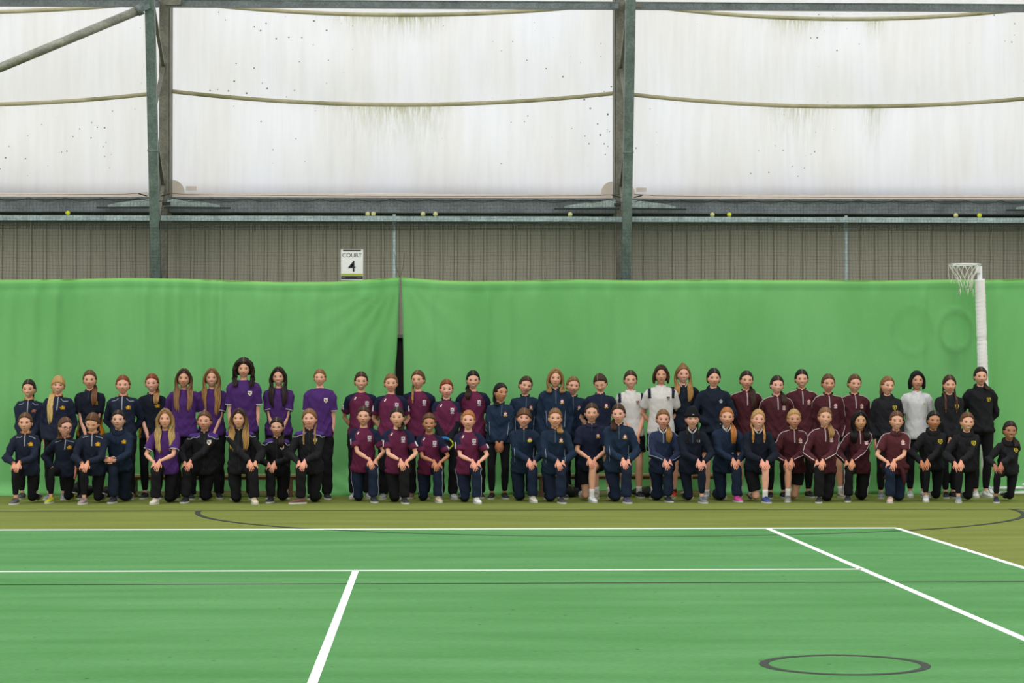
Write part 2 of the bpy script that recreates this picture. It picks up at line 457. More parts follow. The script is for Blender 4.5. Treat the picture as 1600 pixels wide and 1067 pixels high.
# ------------------------------------------------------------------ ball-stop net and its ropes
M_net = plain('dark_green_net_cord', C('#2c352d'), .8)
YN = 32.38; zn = z_at(311, YN)
m = MB(); g = .046
def thread(a, b, w=.0014):
    a, b = Vector(a), Vector(b); t = (b - a).normalized(); u = Vector((0, 1, 0)); s = t.cross(u)
    o = [s * w, (-s * .5 + u * .87) * w, (-s * .5 - u * .87) * w]
    m.add([a + k for k in o] + [b + k for k in o], [(0, 1, 4, 3), (1, 2, 5, 4), (2, 0, 3, 5)])
xs = np.arange(-14.0, 15.5, g)
for x in xs:
    w = .012 * math.sin(x * 1.7) + .006 * math.sin(x * 5.1)
    zt = zn - .035 * abs(math.sin(math.pi * x / .5))
    thread((x, YN, zt), (x + w, YN, 3.45)); thread((x + w, YN, 3.45), (x - w, YN, 2.7))
z = zn - .05
while z > 2.7:
    q = -14.0
    while q < 15.5:
        f = lambda x: z + .010 * math.sin(x * 2.3 + z * 3) + .004 * math.sin(x * 7)
        thread((q, YN, f(q)), (q + .5, YN, f(q + .5))); q += .5
    z -= g
z_a, z_b = z_at(347, YN), z_at(360, YN)      # a denser band of net threads close behind the first layer
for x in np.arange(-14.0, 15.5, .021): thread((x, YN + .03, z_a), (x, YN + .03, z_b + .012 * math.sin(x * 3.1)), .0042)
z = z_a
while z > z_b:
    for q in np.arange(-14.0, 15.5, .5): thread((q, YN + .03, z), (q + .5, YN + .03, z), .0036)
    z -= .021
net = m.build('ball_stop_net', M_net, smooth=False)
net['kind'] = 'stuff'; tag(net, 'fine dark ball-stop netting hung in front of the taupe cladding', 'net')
rp = MB()
pts = [(x, YN - .01, zn + .0 - .045 * abs(math.sin(math.pi * x / .5))) for x in np.arange(-14.0, 15.5, .05)]
rp.tube(pts, [.0045] * len(pts), 5)
rope = rp.build('net_rope', M_net); tag(rope, 'dark rope looping in scallops along the top of the netting', 'rope')
rp = MB(); zz = z_at(304.8, YN)
for i in range(NB):
    pts = [(XCOL[i] + .1 + (6.35) * t, YN - .0, zz - .018 * math.sin(math.pi * t) + (.02 if t in (0, 1) else 0)) for t in [k / 20 for k in range(21)]]
    rp.tube(pts, [.004] * 21, 5)
rope2 = rp.build('net_cable', plain('brown_cable', C('#82695c'), .7)); tag(rope2, 'thin straight brown cable stretched along the pale fabric hem', 'cable')
for X in XCOL[2:4]:
    for s in (-1, 1):
        a = Vector((X + s * .09, YN - .02, zz - .03)); b = a + Vector((s * .13, 0, .035))
        t = MB().tube([a, a.lerp(b, .2), a.lerp(b, .8), b], [.003, .009, .009, .003], 8).build('cable_tensioner', M_dark, rope2)

# ------------------------------------------------------------------ tennis balls lodged on the rail
M_felt_y = plain('fresh_yellow_felt', C('#d8e012'), .95, var=.08, bmp=.4, bscale=300)
M_felt_p = plain('faded_felt', C('#d2cf8c'), .95, var=.1, bmp=.4, bscale=300)
M_ballseam = plain('ball_seam', C('#e8e8dc'), .8)
bm_ = MB().ball((0, 0, 0), .033, 20, 14).mesh('felt')
sm_ = MB(); pts = []
for k in range(41):
    t = 2 * math.pi * k / 40; A, B = .75, .25
    p = Vector((A * math.cos(t) + B * math.cos(3 * t), A * math.sin(t) - B * math.sin(3 * t), 2 * math.sqrt(A * B) * math.sin(2 * t))).normalized() * .0335
    pts.append(p)
sm_.tube(pts, [.0012] * 41, 4); sm_ = sm_.mesh('seam')
for px, fresh, lab in ((106, 1, 'bright yellow tennis ball alone on the rail in the left bay'),
                       (574.5, 0, 'left of two faded tennis balls touching each other above the court sign'),
                       (583.5, 0, 'right of two faded tennis balls touching each other above the court sign'),
                       (661, 0, 'faded tennis ball, half sunk, nearest right of the slim post by the court sign'),
                       (680.5, 0, 'faded tennis ball, second to the right of the slim post by the court sign'),
                       (891, 0, 'faded tennis ball on the rail left of the central steel column'),
                       (1113, 0, 'left one of a spaced pair of balls right of the central column'),
                       (1139.5, 1, 'yellow right one of a spaced pair of balls right of the central column'),
                       (1493.5, 0, 'faded tennis ball on the rail high above the goal ring'),
                       (1530.5, 1, 'bright yellow tennis ball on the rail above the goal post')):
    d = RY + .05; p = at(px, 338, d)
    t = thing('tennis_ball', lab, 'ball', (p.x, d, zr1 + .033), group='tennis balls lodged on the rail')
    o = link('felt', bm_, M_felt_p, t); over(o, M_felt_y if fresh else M_felt_p)
    s = link('ball_seam', sm_, M_ballseam, t); s.rotation_euler = (random.random() * 3, random.random() * 3, random.random() * 3)

# ------------------------------------------------------------------ court number sign
SD = 32.345
c0, c1 = at(532.5, 437.5, SD), at(567.5, 389.5, SD)
sg = thing('court_sign', 'white portrait sign reading COURT 4 fixed on the netting above the left curtain', 'sign', (c0.x, SD, c0.z))
W, Hh = c1.x - c0.x, c1.z - c0.z
M_sw = plain('sign_white', C('#efeeea'), .5, var=.02); M_sk = plain('sign_ink', C('#1c1c26'), .6, var=.02)
M_sg = plain('sign_lime', C('#a9b62c'), .5, var=.03); M_sf = plain('sign_frame', C('#8f8a86'), .5)
MB().box(0, W, 0, .012, 0, Hh).build('board', M_sw, sg, False)
f = MB(); e = .006
f.box(-e, W + e, -.004, .016, -e, 0); f.box(-e, W + e, -.004, .016, Hh, Hh + e); f.box(-e, 0, -.004, .016, 0, Hh); f.box(W, W + e, -.004, .016, 0, Hh)
f.build('frame', M_sf, sg, False)
MB().box(.005, W - .005, -.003, 0, .012, .055).build('footer_bar', M_sk, sg, False)
MB().box(.005, W - .005, -.003, 0, .062, .088).build('lime_stripe', M_sg, sg, False)
MB().box(.03, W - .03, -.003, 0, Hh - .025, Hh - .008).build('header_bar', M_sk, sg, False)
fine = MB()
for k in range(7): fine.box(.018 + k * .007, .022 + k * .007, -.0045, -.003, .028, .042)
for k in range(8): fine.box(W - .085 + k * .008, W - .080 + k * .008, -.0045, -.003, .030, .040)
fo = fine.build('footer_small_print', M_sf, sg, False); fo['kind'] = 'stuff'
for hx_ in (.03, W - .03):
    MB().tube([(hx_, .014, Hh + .003), (hx_, .03, Hh + .03), (hx_, YN - SD + .004, Hh + .03)], [.004, .004, .004], 6).build('hook', M_sf, sg)
def text(name, s, size, x, z, mat, parent, y=-.002, bold=0):
    cu = bpy.data.curves.new(name, 'FONT'); cu.body = s; cu.size = size; cu.align_x = 'CENTER'; cu.extrude = .0015; cu.offset = bold
    o = bpy.data.objects.new('tmp_text', cu); COL.objects.link(o)
    me = bpy.data.meshes.new_from_object(o.evaluated_get(bpy.context.evaluated_depsgraph_get())); bpy.data.objects.remove(o)
    me.materials.clear(); r = link(name, me, mat, parent); r.rotation_euler = (math.pi / 2, 0, 0); r.location = (x, y, z); return r
text('court_lettering', 'COURT', .079, W / 2, Hh - .108, M_sk, sg, bold=-.0005)
text('court_number', '4', .215, W / 2, .118, M_sk, sg, bold=.001)

# ------------------------------------------------------------------ green curtains
def curtain_mat():
    m, n, l, p = nodes_of('green_curtain_cloth')
    f = noise(n, l, .8, 4, sc=(1.5, 1, .6)); g = noise(n, l, 160, 2)
    c = ramp(n, l, f, [(.25, C('#6cb268')), (.75, C('#80c47c'))])
    c = mix(n, l, 1, c, ramp(n, l, g, [(.3, (.93,)), (.7, (1.07,))]), 'MULTIPLY')
    a = n.new('ShaderNodeAttribute'); a.attribute_name = 'Col'
    l.new(mix(n, l, 1, c, a.outputs['Color'], 'MULTIPLY'), p.inputs['Base Color'])
    p.inputs['Roughness'].default_value = .85; p.inputs['Specular IOR Level'].default_value = .2
    bump(n, l, p, g, .3, .003); return m
M_curt = curtain_mat()
YC = 32.0
def px_x(px, d=YC): return at(px, 600, d).x
def interp(pts, x):
    xs_, ys_ = zip(*pts); return float(np.interp(x, xs_, ys_))
TOP_L = [(-900, 437), (-400, 436), (0, 438), (100, 437), (200, 434.8), (285, 436), (360, 439), (440, 441.5), (520, 441), (570, 438), (600, 435.5), (624, 433.5)]
TOP_R = [(626, 433.5), (650, 436), (690, 439), (740, 440.5), (820, 439), (900, 437.5), (1000, 439), (1100, 437.5), (1200, 438.5), (1300, 438.5), (1400, 439), (1480, 437.5), (1540, 438), (1600, 436.5), (2000, 438), (2420, 437)]
rng = np.random.RandomState(3)
def folds(side):
    out = []
    x = -13.8 if side == 'L' else -.6
    end = -.35 if side == 'L' else 15.4
    while x < end:
        out.append((x, rng.uniform(.03, .11), rng.uniform(.006, .03) * (2.2 if side == 'L' else 1.5), rng.uniform(-.12, .12), rng.uniform(.2, 1.0)))
        x += rng.uniform(.07, .32) if side == 'L' else rng.uniform(.15, .6)
    return out
def make_curtain(side):
    fo = np.array(folds(side))
    nx, nz = (440, 56) if side == 'L' else (480, 56)
    xa, xb = (px_x(-900), px_x(624)) if side == 'L' else (px_x(626.5), px_x(2420))
    V = np.zeros(((nz + 1) * (nx + 1), 3)); Cc = np.ones((len(V), 3)); i = 0
    us = np.linspace(0, 1, nx + 1)
    us = 1 - (1 - us) ** 1.0
    X0 = xa + (xb - xa) * us
    pxs = 669 + (X0 / YC) * F_PX + 0
    ztop = np.array([at(px, interp(TOP_L if side == 'L' else TOP_R, px), YC).z for px in pxs])
    if side == 'L': edge = lambda z: px_x(interp([(0, 607), (.6, 608), (1.2, 611.5), (1.65, 616), (1.94, 619.6), (2.2, 621), (2.6, 622.8), (3, 624)], z))
    else: edge = lambda z: px_x(interp([(0, 632), (1.3, 631), (1.94, 630.3), (2.4, 629.3), (3, 626.9)], z))
    for b in range(nz + 1):
        t = 1 - b / nz
        z = ztop * t
        zz = 3 * t
        ex = edge(zz); x = X0.copy()
        if side == 'L': wgt = np.clip((X0 - (xb - 1.6)) / 1.6, 0, 1); x = X0 + (ex - xb) * wgt
        else: wgt = np.clip(((xa + .8) - X0) / .8, 0, 1); x = X0 + (ex - xa) * wgt
        y = np.full(nx + 1, YC)
        for (fx, fw, fa, fs, ff) in fo:
            cx = fx + fs * (1 - t); amp = fa * (.35 + .65 * math.exp(-((1 - t) / ff) ** 2)) * (1 if t < .93 else max(.15, (1 - t) / .07))
            y -= amp * np.exp(-((X0 - cx) / fw) ** 2)
        y += .012 * np.sin(X0 * 1.3 + t * 2) * (1 - t) + .01 * np.sin(X0 * 2.9 - t * 3)
        # sag creases radiating from the fixing points at the inner corner
        cx0 = xb if side == 'L' else xa
        dx = np.abs(X0 - cx0); dz = 3 * (1 - t) + .05
        ang = np.arctan2(dx, dz)
        y -= (.018 if side == 'L' else .009) * np.sin(ang * (26 if side == 'L' else 17)) * np.exp(-dx / .55) * min(1, (1 - t) * 8)
        # hem of the top: a slightly proud doubled band
        if .965 < t: y -= .006
        # cloth lands on the floor and kicks forwards
        k = max(0, 1 - (t * 3) / .16)
        kick = (.05 + .05 * np.sin(X0 * 3.1) + .05 * np.sin(X0 * 7.7 + 1)) * k ** 1.5
        if side == 'L': kick += .24 * np.exp(-((X0 + 1.05) / .35) ** 2) * max(0, 1 - t * 3 / .35) ** 1.3 + .03 * np.sin((X0 + z * 2.2) * 14) * np.exp(-((X0 + 1.0) / .45) ** 2) * max(0, 1 - t * 3 / .45)
        y -= np.maximum(kick, 0)
        if side == 'R':     # a spare goal ring behind the cloth presses its outline into it
            hx, hz = px_x(1493), at(1493, 517, YC).z
            rr = np.sqrt((X0 - hx) ** 2 + ((z - hz) * .82) ** 2)
            y -= .022 * np.exp(-((rr - .225) / .025) ** 2) - .006 * np.exp(-(rr / .17) ** 2)
            h2 = px_x(1425); r2 = np.sqrt((X0 - h2) ** 2 + ((z - hz) * .82) ** 2)
            y -= .009 * np.exp(-((r2 - .25) / .03) ** 2)
        s = slice(b * (nx + 1), (b + 1) * (nx + 1))
        V[s, 0] = x; V[s, 1] = y; V[s, 2] = z
        c = np.ones(nx + 1)
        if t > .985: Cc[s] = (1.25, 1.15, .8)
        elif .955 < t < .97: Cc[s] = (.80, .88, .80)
        if side == 'R':     # darker ring, side arc and patch below in the cloth colour
            rr = np.sqrt((X0 - hx) ** 2 + ((z - hz) * .82) ** 2)
            dk = .13 * np.exp(-((rr - .225) / .028) ** 2) + .20 * np.exp(-((X0 - hx + .03) / .13) ** 2) * np.exp(-((z - hz + .42) / .26) ** 2) + .10 * np.exp(-((r2 - .27) / .03) ** 2) * (z > hz - .05)
            Cc[s] *= (1 - dk)[:, None]
    me = bpy.data.meshes.new('curtain')
    fcs = [(b * (nx + 1) + a, (b + 1) * (nx + 1) + a, (b + 1) * (nx + 1) + a + 1, b * (nx + 1) + a + 1) for b in range(nz) for a in range(nx)]
    me.from_pydata(V.tolist(), [], fcs); me.polygons.foreach_set('use_smooth', [True] * len(fcs)); set_col(me, Cc); me.update()
    o = link('curtain', me, M_curt); sd = o.modifiers.new('thickness', 'SOLIDIFY'); sd.thickness = .004; sd.offset = 1
    return o
cl = make_curtain('L'); tag(cl, 'long green court divider curtain on the left, gathered at its right edge', 'curtain')
cr = make_curtain('R'); tag(cr, 'long green court divider curtain on the right, behind the goal post', 'curtain')
for o, nm in ((cl, 'L'), (cr, 'R')):
    tb = TOP_L if nm == 'L' else TOP_R
    ps = [at(px, y - .3, YC - .003) for px, y in tb]
    c = MB().tube(ps, [.005] * len(ps), 6).build('top_cord', plain('yellow_green_cord', C('#8fb85a'), .8), o)
ties = MB(); q = at(625, 433.5, YC)
ties.tube([q, at(610, 395, YN - .03), at(600, 350, YN - .03)][:1] + [at(619, 418, YN - .03), at(616, 395, YN - .03)], [.003] * 3, 5)
ties.tube([q, at(630, 418, YN - .03), at(632, 395, YN - .03)], [.003] * 3, 5)
tag(ties.build('curtain_tie', M_net), 'thin dark cord holding up the corner where both curtains meet', 'cord')

# ------------------------------------------------------------------ benches behind the group
M_wood = plain('varnished_bench_wood', C('#c4b080'), .5, var=.15, scale=6, sc=(.3, 6, 6))
M_wood_d = plain('dark_bench_edge', C('#6d4a2c'), .6, var=.15, scale=6, sc=(.3, 6, 6))
def bench(px0, px1, lab):
    d = 31.45; x0, x1 = px_x(px0, d), px_x(px1, d); zt = z_at(741, d)
    t = thing('gym_bench', lab, 'bench', ((x0 + x1) / 2, d + .1, 0), group='low wooden gym benches'); w = (x1 - x0) / 2
    MB().box(-w, w, -.12, .12, zt - .03, zt).build('seat_plank', M_wood, t, False)
    MB().box(-w + .02, w - .02, -.10, -.08, zt - .07, zt - .03).build('seat_edge', M_wood_d, t, False)
    MB().box(-w + .05, w - .05, -.035, .035, .03, .075).build('balance_rail', M_wood, t, False)
    k = max(2, int(w * 2 / 1.6) + 1)
    for i in range(k):
        x = -w + .12 + (2 * w - .24) * i / (k - 1)
        m = MB().add([(x - .02, -.11, zt - .03), (x + .02, -.11, zt - .03), (x + .02, .11, zt - .03), (x - .02, .11, zt - .03), (x - .02, -.17, 0), (x + .02, -.17, 0), (x + .02, .17, 0), (x - .02, .17, 0)],
                     [(0, 1, 2, 3), (7, 6, 5, 4), (0, 4, 5, 1), (1, 5, 6, 2), (2, 6, 7, 3), (3, 7, 4, 0)])
        m.build('leg', M_wood_d, t, False)
bench(196, 468, 'low wooden gym bench behind the purple team at left')
bench(832, 1118, 'low wooden gym bench behind the navy team and the white polo shirts')

# ------------------------------------------------------------------ goal post at right
M_gw = plain('white_powder_coat', C('#e9eaea'), .4, var=.03); M_pad = attr_mat('white_vinyl_padding', .6, 8, .05, .2, .01)
M_cord = plain('white_net_cord', C('#e9e7da'), .8, var=.06)
GD = 31.72; gx0 = px_x(1541.5, GD); gx1 = px_x(1533, GD)
gp = thing('netball_goal_post', 'white padded netball goal post with ring and torn net behind the tall person at right', 'goal post', (gx0, GD, 0))
ztop = z_at(414.5, GD); lean = (px_x(1531, GD) - gx0) / ztop
def gpos(z): return Vector((lean * z, 0, z))
MB().tube([gpos(.03), gpos(ztop - .002)], [.035, .035], 18).build('pole', M_gw, gp)
m = MB(); m.col = (.86, .82, .80); zp = z_at(435, GD); pts, rr = [], []
N = 110
for i in range(N + 1):
    z = .25 + (zp - .25) * i / N
    pts.append(gpos(z) + Vector((.0008 * math.sin(z * 31), 0, 0))); w = .070 + .0018 * math.sin(z * 150) + .0012 * math.sin(z * 97 + 1)
    if abs(z - z_at(529.5, GD)) < .014: w -= .007
    rr.append(w)
m.tube(pts, rr, 20); pad = m.build('padding', M_pad, gp)
for j in range(26):     # slanting lacing ridges on the cover
    z = 1.5 + j * .052; p = gpos(z)
    a = [p + Vector((.0705 * math.sin(t), -.0705 * math.cos(t), .018 * t)) for t in (-1.2, -.8, -.4, 0, .4)]
    MB().tube(a, [.0015, .0025, .003, .0025, .0015], 4).build('pad_crease', M_gw, pad)
zr = z_at(412.8, GD)
ringc = Vector((px_x(1504.5, GD) - gx0, -.12, zr)); RR = (px_x(1529) - px_x(1480)) / 2
MB().torus(ringc, RR, .0085, 40, 8).build('ring', M_gw, gp)
MB().tube([ringc + Vector((RR * .95, .06, 0)), gpos(zr - .01) + Vector((-.01, -.03, 0))], [.011, .013], 8).build('ring_arm', M_gw, gp)
MB().box(gpos(ztop).x - .045, gpos(ztop).x + .0, -.05, .05, zr - .11, zr).build('ring_bracket', M_gw, gp, False)
nt = MB(); K = 14
def npt(k, r, z): a = 2 * math.pi * k / K; return ringc + Vector((r * math.cos(a) + (.015 if z < -.2 else 0), r * math.sin(a), z))
rnd = random.Random(4)
for k in range(K):
    for s in (-1, 1):
        p = [npt(k, RR, 0), npt(k + s * .5, RR * .78, -.09), npt(k + s * 1.0, RR * .55, -.18), npt(k + s * 1.5, RR * .42, -.26), npt(k + s * 2.0, RR * .40, -.34 + rnd.uniform(-.03, .03))]
        if k in (5, 6) and s == 1: p = [p[0] + Vector((-.0, 0, 0)), p[0] + Vector((.0, 0, -.09)), p[0] + Vector((.01, 0, -.20)), p[0] + Vector((.035, 0, -.26)), p[0] + Vector((.05, 0, -.19))]
        p = [v + Vector((rnd.uniform(-.008, .008), rnd.uniform(-.008, .008), rnd.uniform(-.008, .008))) if q else v for q, v in enumerate(p)]
        nt.tube(p, [.0028] * 5, 5)
for k in range(5):
    p = npt(k * 2.7, RR * .46, -.33); nt.tube([p, p + Vector((rnd.uniform(-.02, .02), 0, -.07 - rnd.random() * .04))], [.003, .004], 5)
nt.build('net', M_cord, gp)
b = MB(); b.box(-.10, .10, -.03, .03, 0, .03); b.box(-.03, .03, -.3, .25, 0, .03); b.build('base', M_gw, gp, False)
MB().tube([(0, 0, .0), (0, 0, .12)], [.06, .045], 14).build('base_socket', M_gw, gp)

# white metal frame lying on the floor at far right
fr = thing('folded_white_frame', 'white metal frame lying on the floor at the foot of the curtain, far right', 'frame', (px_x(1592, 31.35), 31.42, 0))
MB().tube([(-.42, .0, .10), (.9, .06, .115)], [.022, .022], 10).build('rail', M_gw, fr)
MB().tube([(-.42, -.06, .04), (.9, -.16, .05)], [.022, .022], 10).build('rail', M_gw, fr)
MB().beam((-.38, -.10, .035), (-.38, .05, .11), .04, .03).build('end_piece', M_gw, fr, False)
MB().beam((.12, -.12, .045), (.12, .06, .13), .04, .03).build('cross_piece', M_gw, fr, False)
MB().ball((.10, .0, .15), (.05, .02, .022), 10, 6).build('clamp', M_gw, fr)
MB().beam((.35, -.2, .02), (.75, -.22, .03), .06, .03).build('foot', plain('grey_foot', C('#5b6060'), .6), fr, False)

# ------------------------------------------------------------------ bags on the floor behind
M_bag = plain('black_bag_nylon', C('#171a1e'), .7, var=.2, scale=14, bmp=.4, bscale=20)
M_bagt = plain('bag_trim', C('#6d6a4a'), .7)
def bag(px, w, h, lab):
    d = 31.5 if px < 190 else 31.25; x = px_x(px, d)
    t = thing('sports_bag', lab, 'bag', (x, d, 0), random.uniform(-.2, .2), 'sports bags behind the group')
    m = MB(); pts = []; rr = []
    for i in range(9):
        u = -1 + i / 4; pts.append((u * w / 2, .01 * math.sin(i * 2), h * .48 + .01 * math.sin(i * 1.7))); e = max(.3, (1 - abs(u) ** 4)) ** .5; rr.append((.105 * e, h * .48 * e))
    m.tube(pts, rr, 16, up=(0, 0, 1), rnd=True); m.build('bag_body', M_bag, t)
    MB().tube([(-w * .25, -.10, h * .5), (-w * .2, -.115, h * .85), (0, -.10, h * 1.06), (w * .2, -.115, h * .85), (w * .25, -.10, h * .5)], [(.012, .004)] * 5, 6).build('handle', M_bagt, t)
    MB().tube([(-w * .4, 0, h * .965), (w * .4, 0, h * .965)], [.006, .006], 5).build('zip', M_bagt, t)
bag(124, .32, .20, 'round black sports bag on the floor behind the second and third kneeling persons from left')
bag(168, .22, .14, 'flat black sports bag on the floor behind the kneeling person in a plain navy hoodie')

bag(884, .30, .17, 'dark sports bag under the right bench near its left part')
bag(1010, .34, .14, 'dark sports bag under the right bench behind the white polo shirts')

# ------------------------------------------------------------------ people: materials
M_skin = attr_mat('skin', .55, 30, .04, .1, .002, spec=.35)
M_hair = attr_mat('hair', .5, 60, .28, .6, .004, sc=(1, 1, .12), spec=.22)
M_cloth = attr_mat('sports_cloth', .85, 26, .06, .16, .010, spec=.2)
M_trim = attr_mat('cloth_trim', .7, 60, .05, .1, .002, spec=.3)
M_shoe = {}
def shoe_mat(h):
    if h not in M_shoe: M_shoe[h] = plain('shoe_fabric', C(h), .7, var=.18, scale=30, bmp=.3, bscale=200)
    return M_shoe[h]
M_sole_w = plain('pale_rubber_sole', C('#cfcdc4'), .6); M_sole_d = plain('dark_rubber_sole', C('#25262a'), .6)
M_glass = plain('spectacle_frame', C('#1d1a1a'), .4)

def mixc(a, b, t): return a + (b - a) * t
def sm(x, a, b):
    t = np.clip((x - a) / (b - a), 0, 1); return t * t * (3 - 2 * t)

# ---- shared shoe: upper and sole
def make_shoe():
    u = MB(); pts = [(0, .055, .075), (0, .05, .045), (0, .02, .042), (0, -.03, .040), (0, -.08, .034), (0, -.125, .027), (0, -.15, .024)]
    V = []; n = 14
    secs = [(.072, .026, .012, .055), (.060, .034, .012, .085), (.035, .037, .012, .098), (.005, .037, .012, .098), (-.03, .038, .012, .080), (-.07, .043, .012, .062), (-.11, .044, .012, .052), (-.145, .036, .012, .043), (-.168, .020, .014, .032)]
    for (y, w, z0, z1) in secs:
        for j in range(n):
            a = 2 * math.pi * j / n; cx, cz = math.cos(a), math.sin(a)
            top = 1 - .25 * max(0, cz)
            V.append((w * cx * top, y, z0 + (z1 - z0) * (.5 + .5 * cz)))
    k = len(secs)
    Fs = [(i * n + j, i * n + (j + 1) % n, (i + 1) * n + (j + 1) % n, (i + 1) * n + j) for i in range(k - 1) for j in range(n)]
    Fs += [tuple(range(n - 1, -1, -1)), tuple((k - 1) * n + j for j in range(n))]
    Fs = [f[::-1] for f in Fs]
    u.add(V, Fs)
    for q in range(4): u.tube([(-.022, -.03 - q * .018, .081 - q * .007), (0, -.032 - q * .018, .087 - q * .007), (.022, -.03 - q * .018, .081 - q * .007)], [.0035] * 3, 5)
    s = MB(); out = [(.076, .026), (.05, .037), (.0, .038), (-.05, .042), (-.10, .047), (-.145, .038), (-.172, .018)]
    V = [(sx * w, y, z) for z in (0, .020) for (y, w, sx) in [(y, w, -1) for y, w in out] + [(y, w, 1) for y, w in reversed(out)]]
    m = len(out) * 2
    s.add(V, [tuple(range(m - 1, -1, -1)), tuple(range(m, 2 * m))] + [(j, (j + 1) % m, (j + 1) % m + m, j + m) for j in range(m)])
    return u.mesh('shoe_upper'), s.mesh('sole', False)
SHOE_U, SHOE_S = make_shoe()

# ---- head template (unit: metres for a 0.222 m head), eye level at z = 0, face towards -y
def head_grid(hi=True):
    az = np.concatenate([np.linspace(-68, 68, 37), np.linspace(82, 278, 13)]) * math.pi / 180 if hi else np.linspace(0, 360, 57)[:-1] * math.pi / 180
    th = np.concatenate([np.linspace(4, 52, 9), np.linspace(57, 138, 30), np.linspace(144, 174, 5)]) * math.pi / 180 if hi else np.linspace(3, 165, 42) * math.pi / 180
    A, T = np.meshgrid(az, th)
    d = np.stack([np.sin(T) * np.sin(A), -np.sin(T) * np.cos(A), np.cos(T)], -1)
    n, k = len(az), len(th)
    F = [(i * n + j, (i + 1) * n + j, (i + 1) * n + (j + 1) % n, i * n + (j + 1) % n) for i in range(k - 1) for j in range(n)]
    F += [tuple(range(n)), tuple((k - 1) * n + j for j in range(n - 1, -1, -1))]
    return d.reshape(-1, 3), F
HG, HF = head_grid(True); CG, CF = head_grid(False)
def skull(d, wide=1.0, extra=0.0):
    x, y, z = d[:, 0], d[:, 1], d[:, 2]
    a, b, cz = .0725 * wide + extra, .094 + extra, .111 + extra
    jaw = 1 - .36 * sm(-z, .18, .98)
    px, pz = x * a * jaw, z * cz
    py = y * b
    py = np.where(y > 0, py * (1 - .38 * sm(-z, .2, .9)), py * (1 - .10 * sm(-z, .55, 1)))
    flat = np.where(y < 0, 1 - .05 * np.exp(-(x / .5) ** 2) * np.exp(-((z + .1) / .6) ** 2), 1)
    return np.stack([px, py * flat + .004, pz], -1)
def head_mesh(sp):
    P = skull(HG, sp['fw']); x, y, z = P[:, 0], P[:, 1], P[:, 2]; f = (y < 0)
    def g(cx, cz, sx, sz): return np.exp(-((x - cx) / sx) ** 2 - ((z - cz) / sz) ** 2) * f
    nose = (g(0, -.012, .0085, .022) * .010 + g(0, -.027, .012, .0095) * .0155)
    sock = (g(.031, .002, .017, .011) + g(-.031, .002, .017, .011)) * .0065
    brow = (g(.03, .022, .022, .009) + g(-.03, .022, .022, .009)) * .003
    ball = (g(.031, .000, .010, .006) + g(-.031, .000, .010, .006)) * .003
    lip = (g(0, -.052, .018, .004) + g(0, -.061, .015, .005)) * .0045
    lip -= g(0, -.0565, .02, .0015) * .002
    chin = g(0, -.090, .020, .014) * .006
    cheek = (g(.042, -.025, .02, .02) + g(-.042, -.025, .02, .02)) * (.005 if sp['smile'] else .003)
    P[:, 1] -= nose - sock + brow + ball + lip + chin + cheek
    skin = np.array(C(sp['skin'])) * np.array([1.10, 1.03, 1.03]); c = np.tile(skin, (len(P), 1))
    rosy = skin * np.array([1.0, .74, .70])
    def paint(m, col):
        nonlocal c
        m = np.clip(m, 0, 1)[:, None]; c = c * (1 - m) + np.array(col) * m
    paint((g(.044, -.024, .018, .016) + g(-.044, -.024, .018, .016)) * .55, rosy)
    paint(g(0, -.028, .012, .008) * .5, rosy)
    dark = np.array(C(sp['hair'])) * .45 + skin * .08
    for s in (-1, 1):
        ex = .031 * s
        paint(np.clip(1.35 - np.sqrt(((x - ex) / .0165) ** 2 + ((z - .002) / .0070) ** 2), 0, 1) * 1.0 * f, skin * np.array([.55, .42, .38]))
        if sp['eyes'] == 'open':
            paint((1.2 - np.sqrt(((x - ex) / .0120) ** 2 + (z / .0048) ** 2)) * 2 * f, (.40, .35, .33))
            paint((1.35 - np.sqrt(((x - ex) / .0062) ** 2 + (z / .0052) ** 2)) * 3 * f, (.022, .015, .012))
            paint((1.1 - np.sqrt(((x - ex) / .0160) ** 2 + ((z - .0066) / .0040) ** 2)) * 2.4 * f, (.035, .022, .018))
        else:
            paint((1 - np.sqrt(((x - ex) / .0135) ** 2 + ((z + .0035) / .0028) ** 2)) * 2 * f, (.05, .03, .025))
        paint((1 - np.sqrt(((x - ex * 1.03) / .0170) ** 2 + ((z - .0205 + ((x - ex) * s / .017 - .2) ** 2 * .003) / .0044) ** 2)) * 2.0 * f, dark)
        paint((1 - np.sqrt(((x - .0055 * s) / .0035) ** 2 + ((z + .034) / .0030) ** 2)) * 1.6 * f, skin * .3)
    paint(g(0, -.041, .012, .004) * .35, skin * np.array([.7, .55, .5])); paint(g(0, -.072, .016, .004) * .35, skin * np.array([.7, .55, .5]))  # shade under nose and lower lip, painted into the skin colour
    lipc = skin * np.array([.66, .27, .27])
    w = .0285 if sp['smile'] else .0215; up = .0045 if sp['smile'] else 0
    zc = -.056 + up * (x / w) ** 2
    paint((1.2 - np.sqrt((x / w) ** 2 + ((z - zc) / (.0085 if sp['smile'] else .0065)) ** 2)) * 2.5 * f, lipc)
    if sp['smile'] == 2: paint((1.2 - np.sqrt((x / (w * .78)) ** 2 + ((z - zc) / .0046) ** 2)) * 3 * f, (.86, .83, .78))
    elif sp['smile']: paint((1.1 - np.sqrt((x / (w * .8)) ** 2 + ((z - zc) / .0022) ** 2)) * 3 * f, (.45, .38, .36))
    else: paint((1.1 - np.sqrt((x / (w * .9)) ** 2 + ((z - zc) / .0016) ** 2)) * 3 * f, lipc * .35)
    return P, c

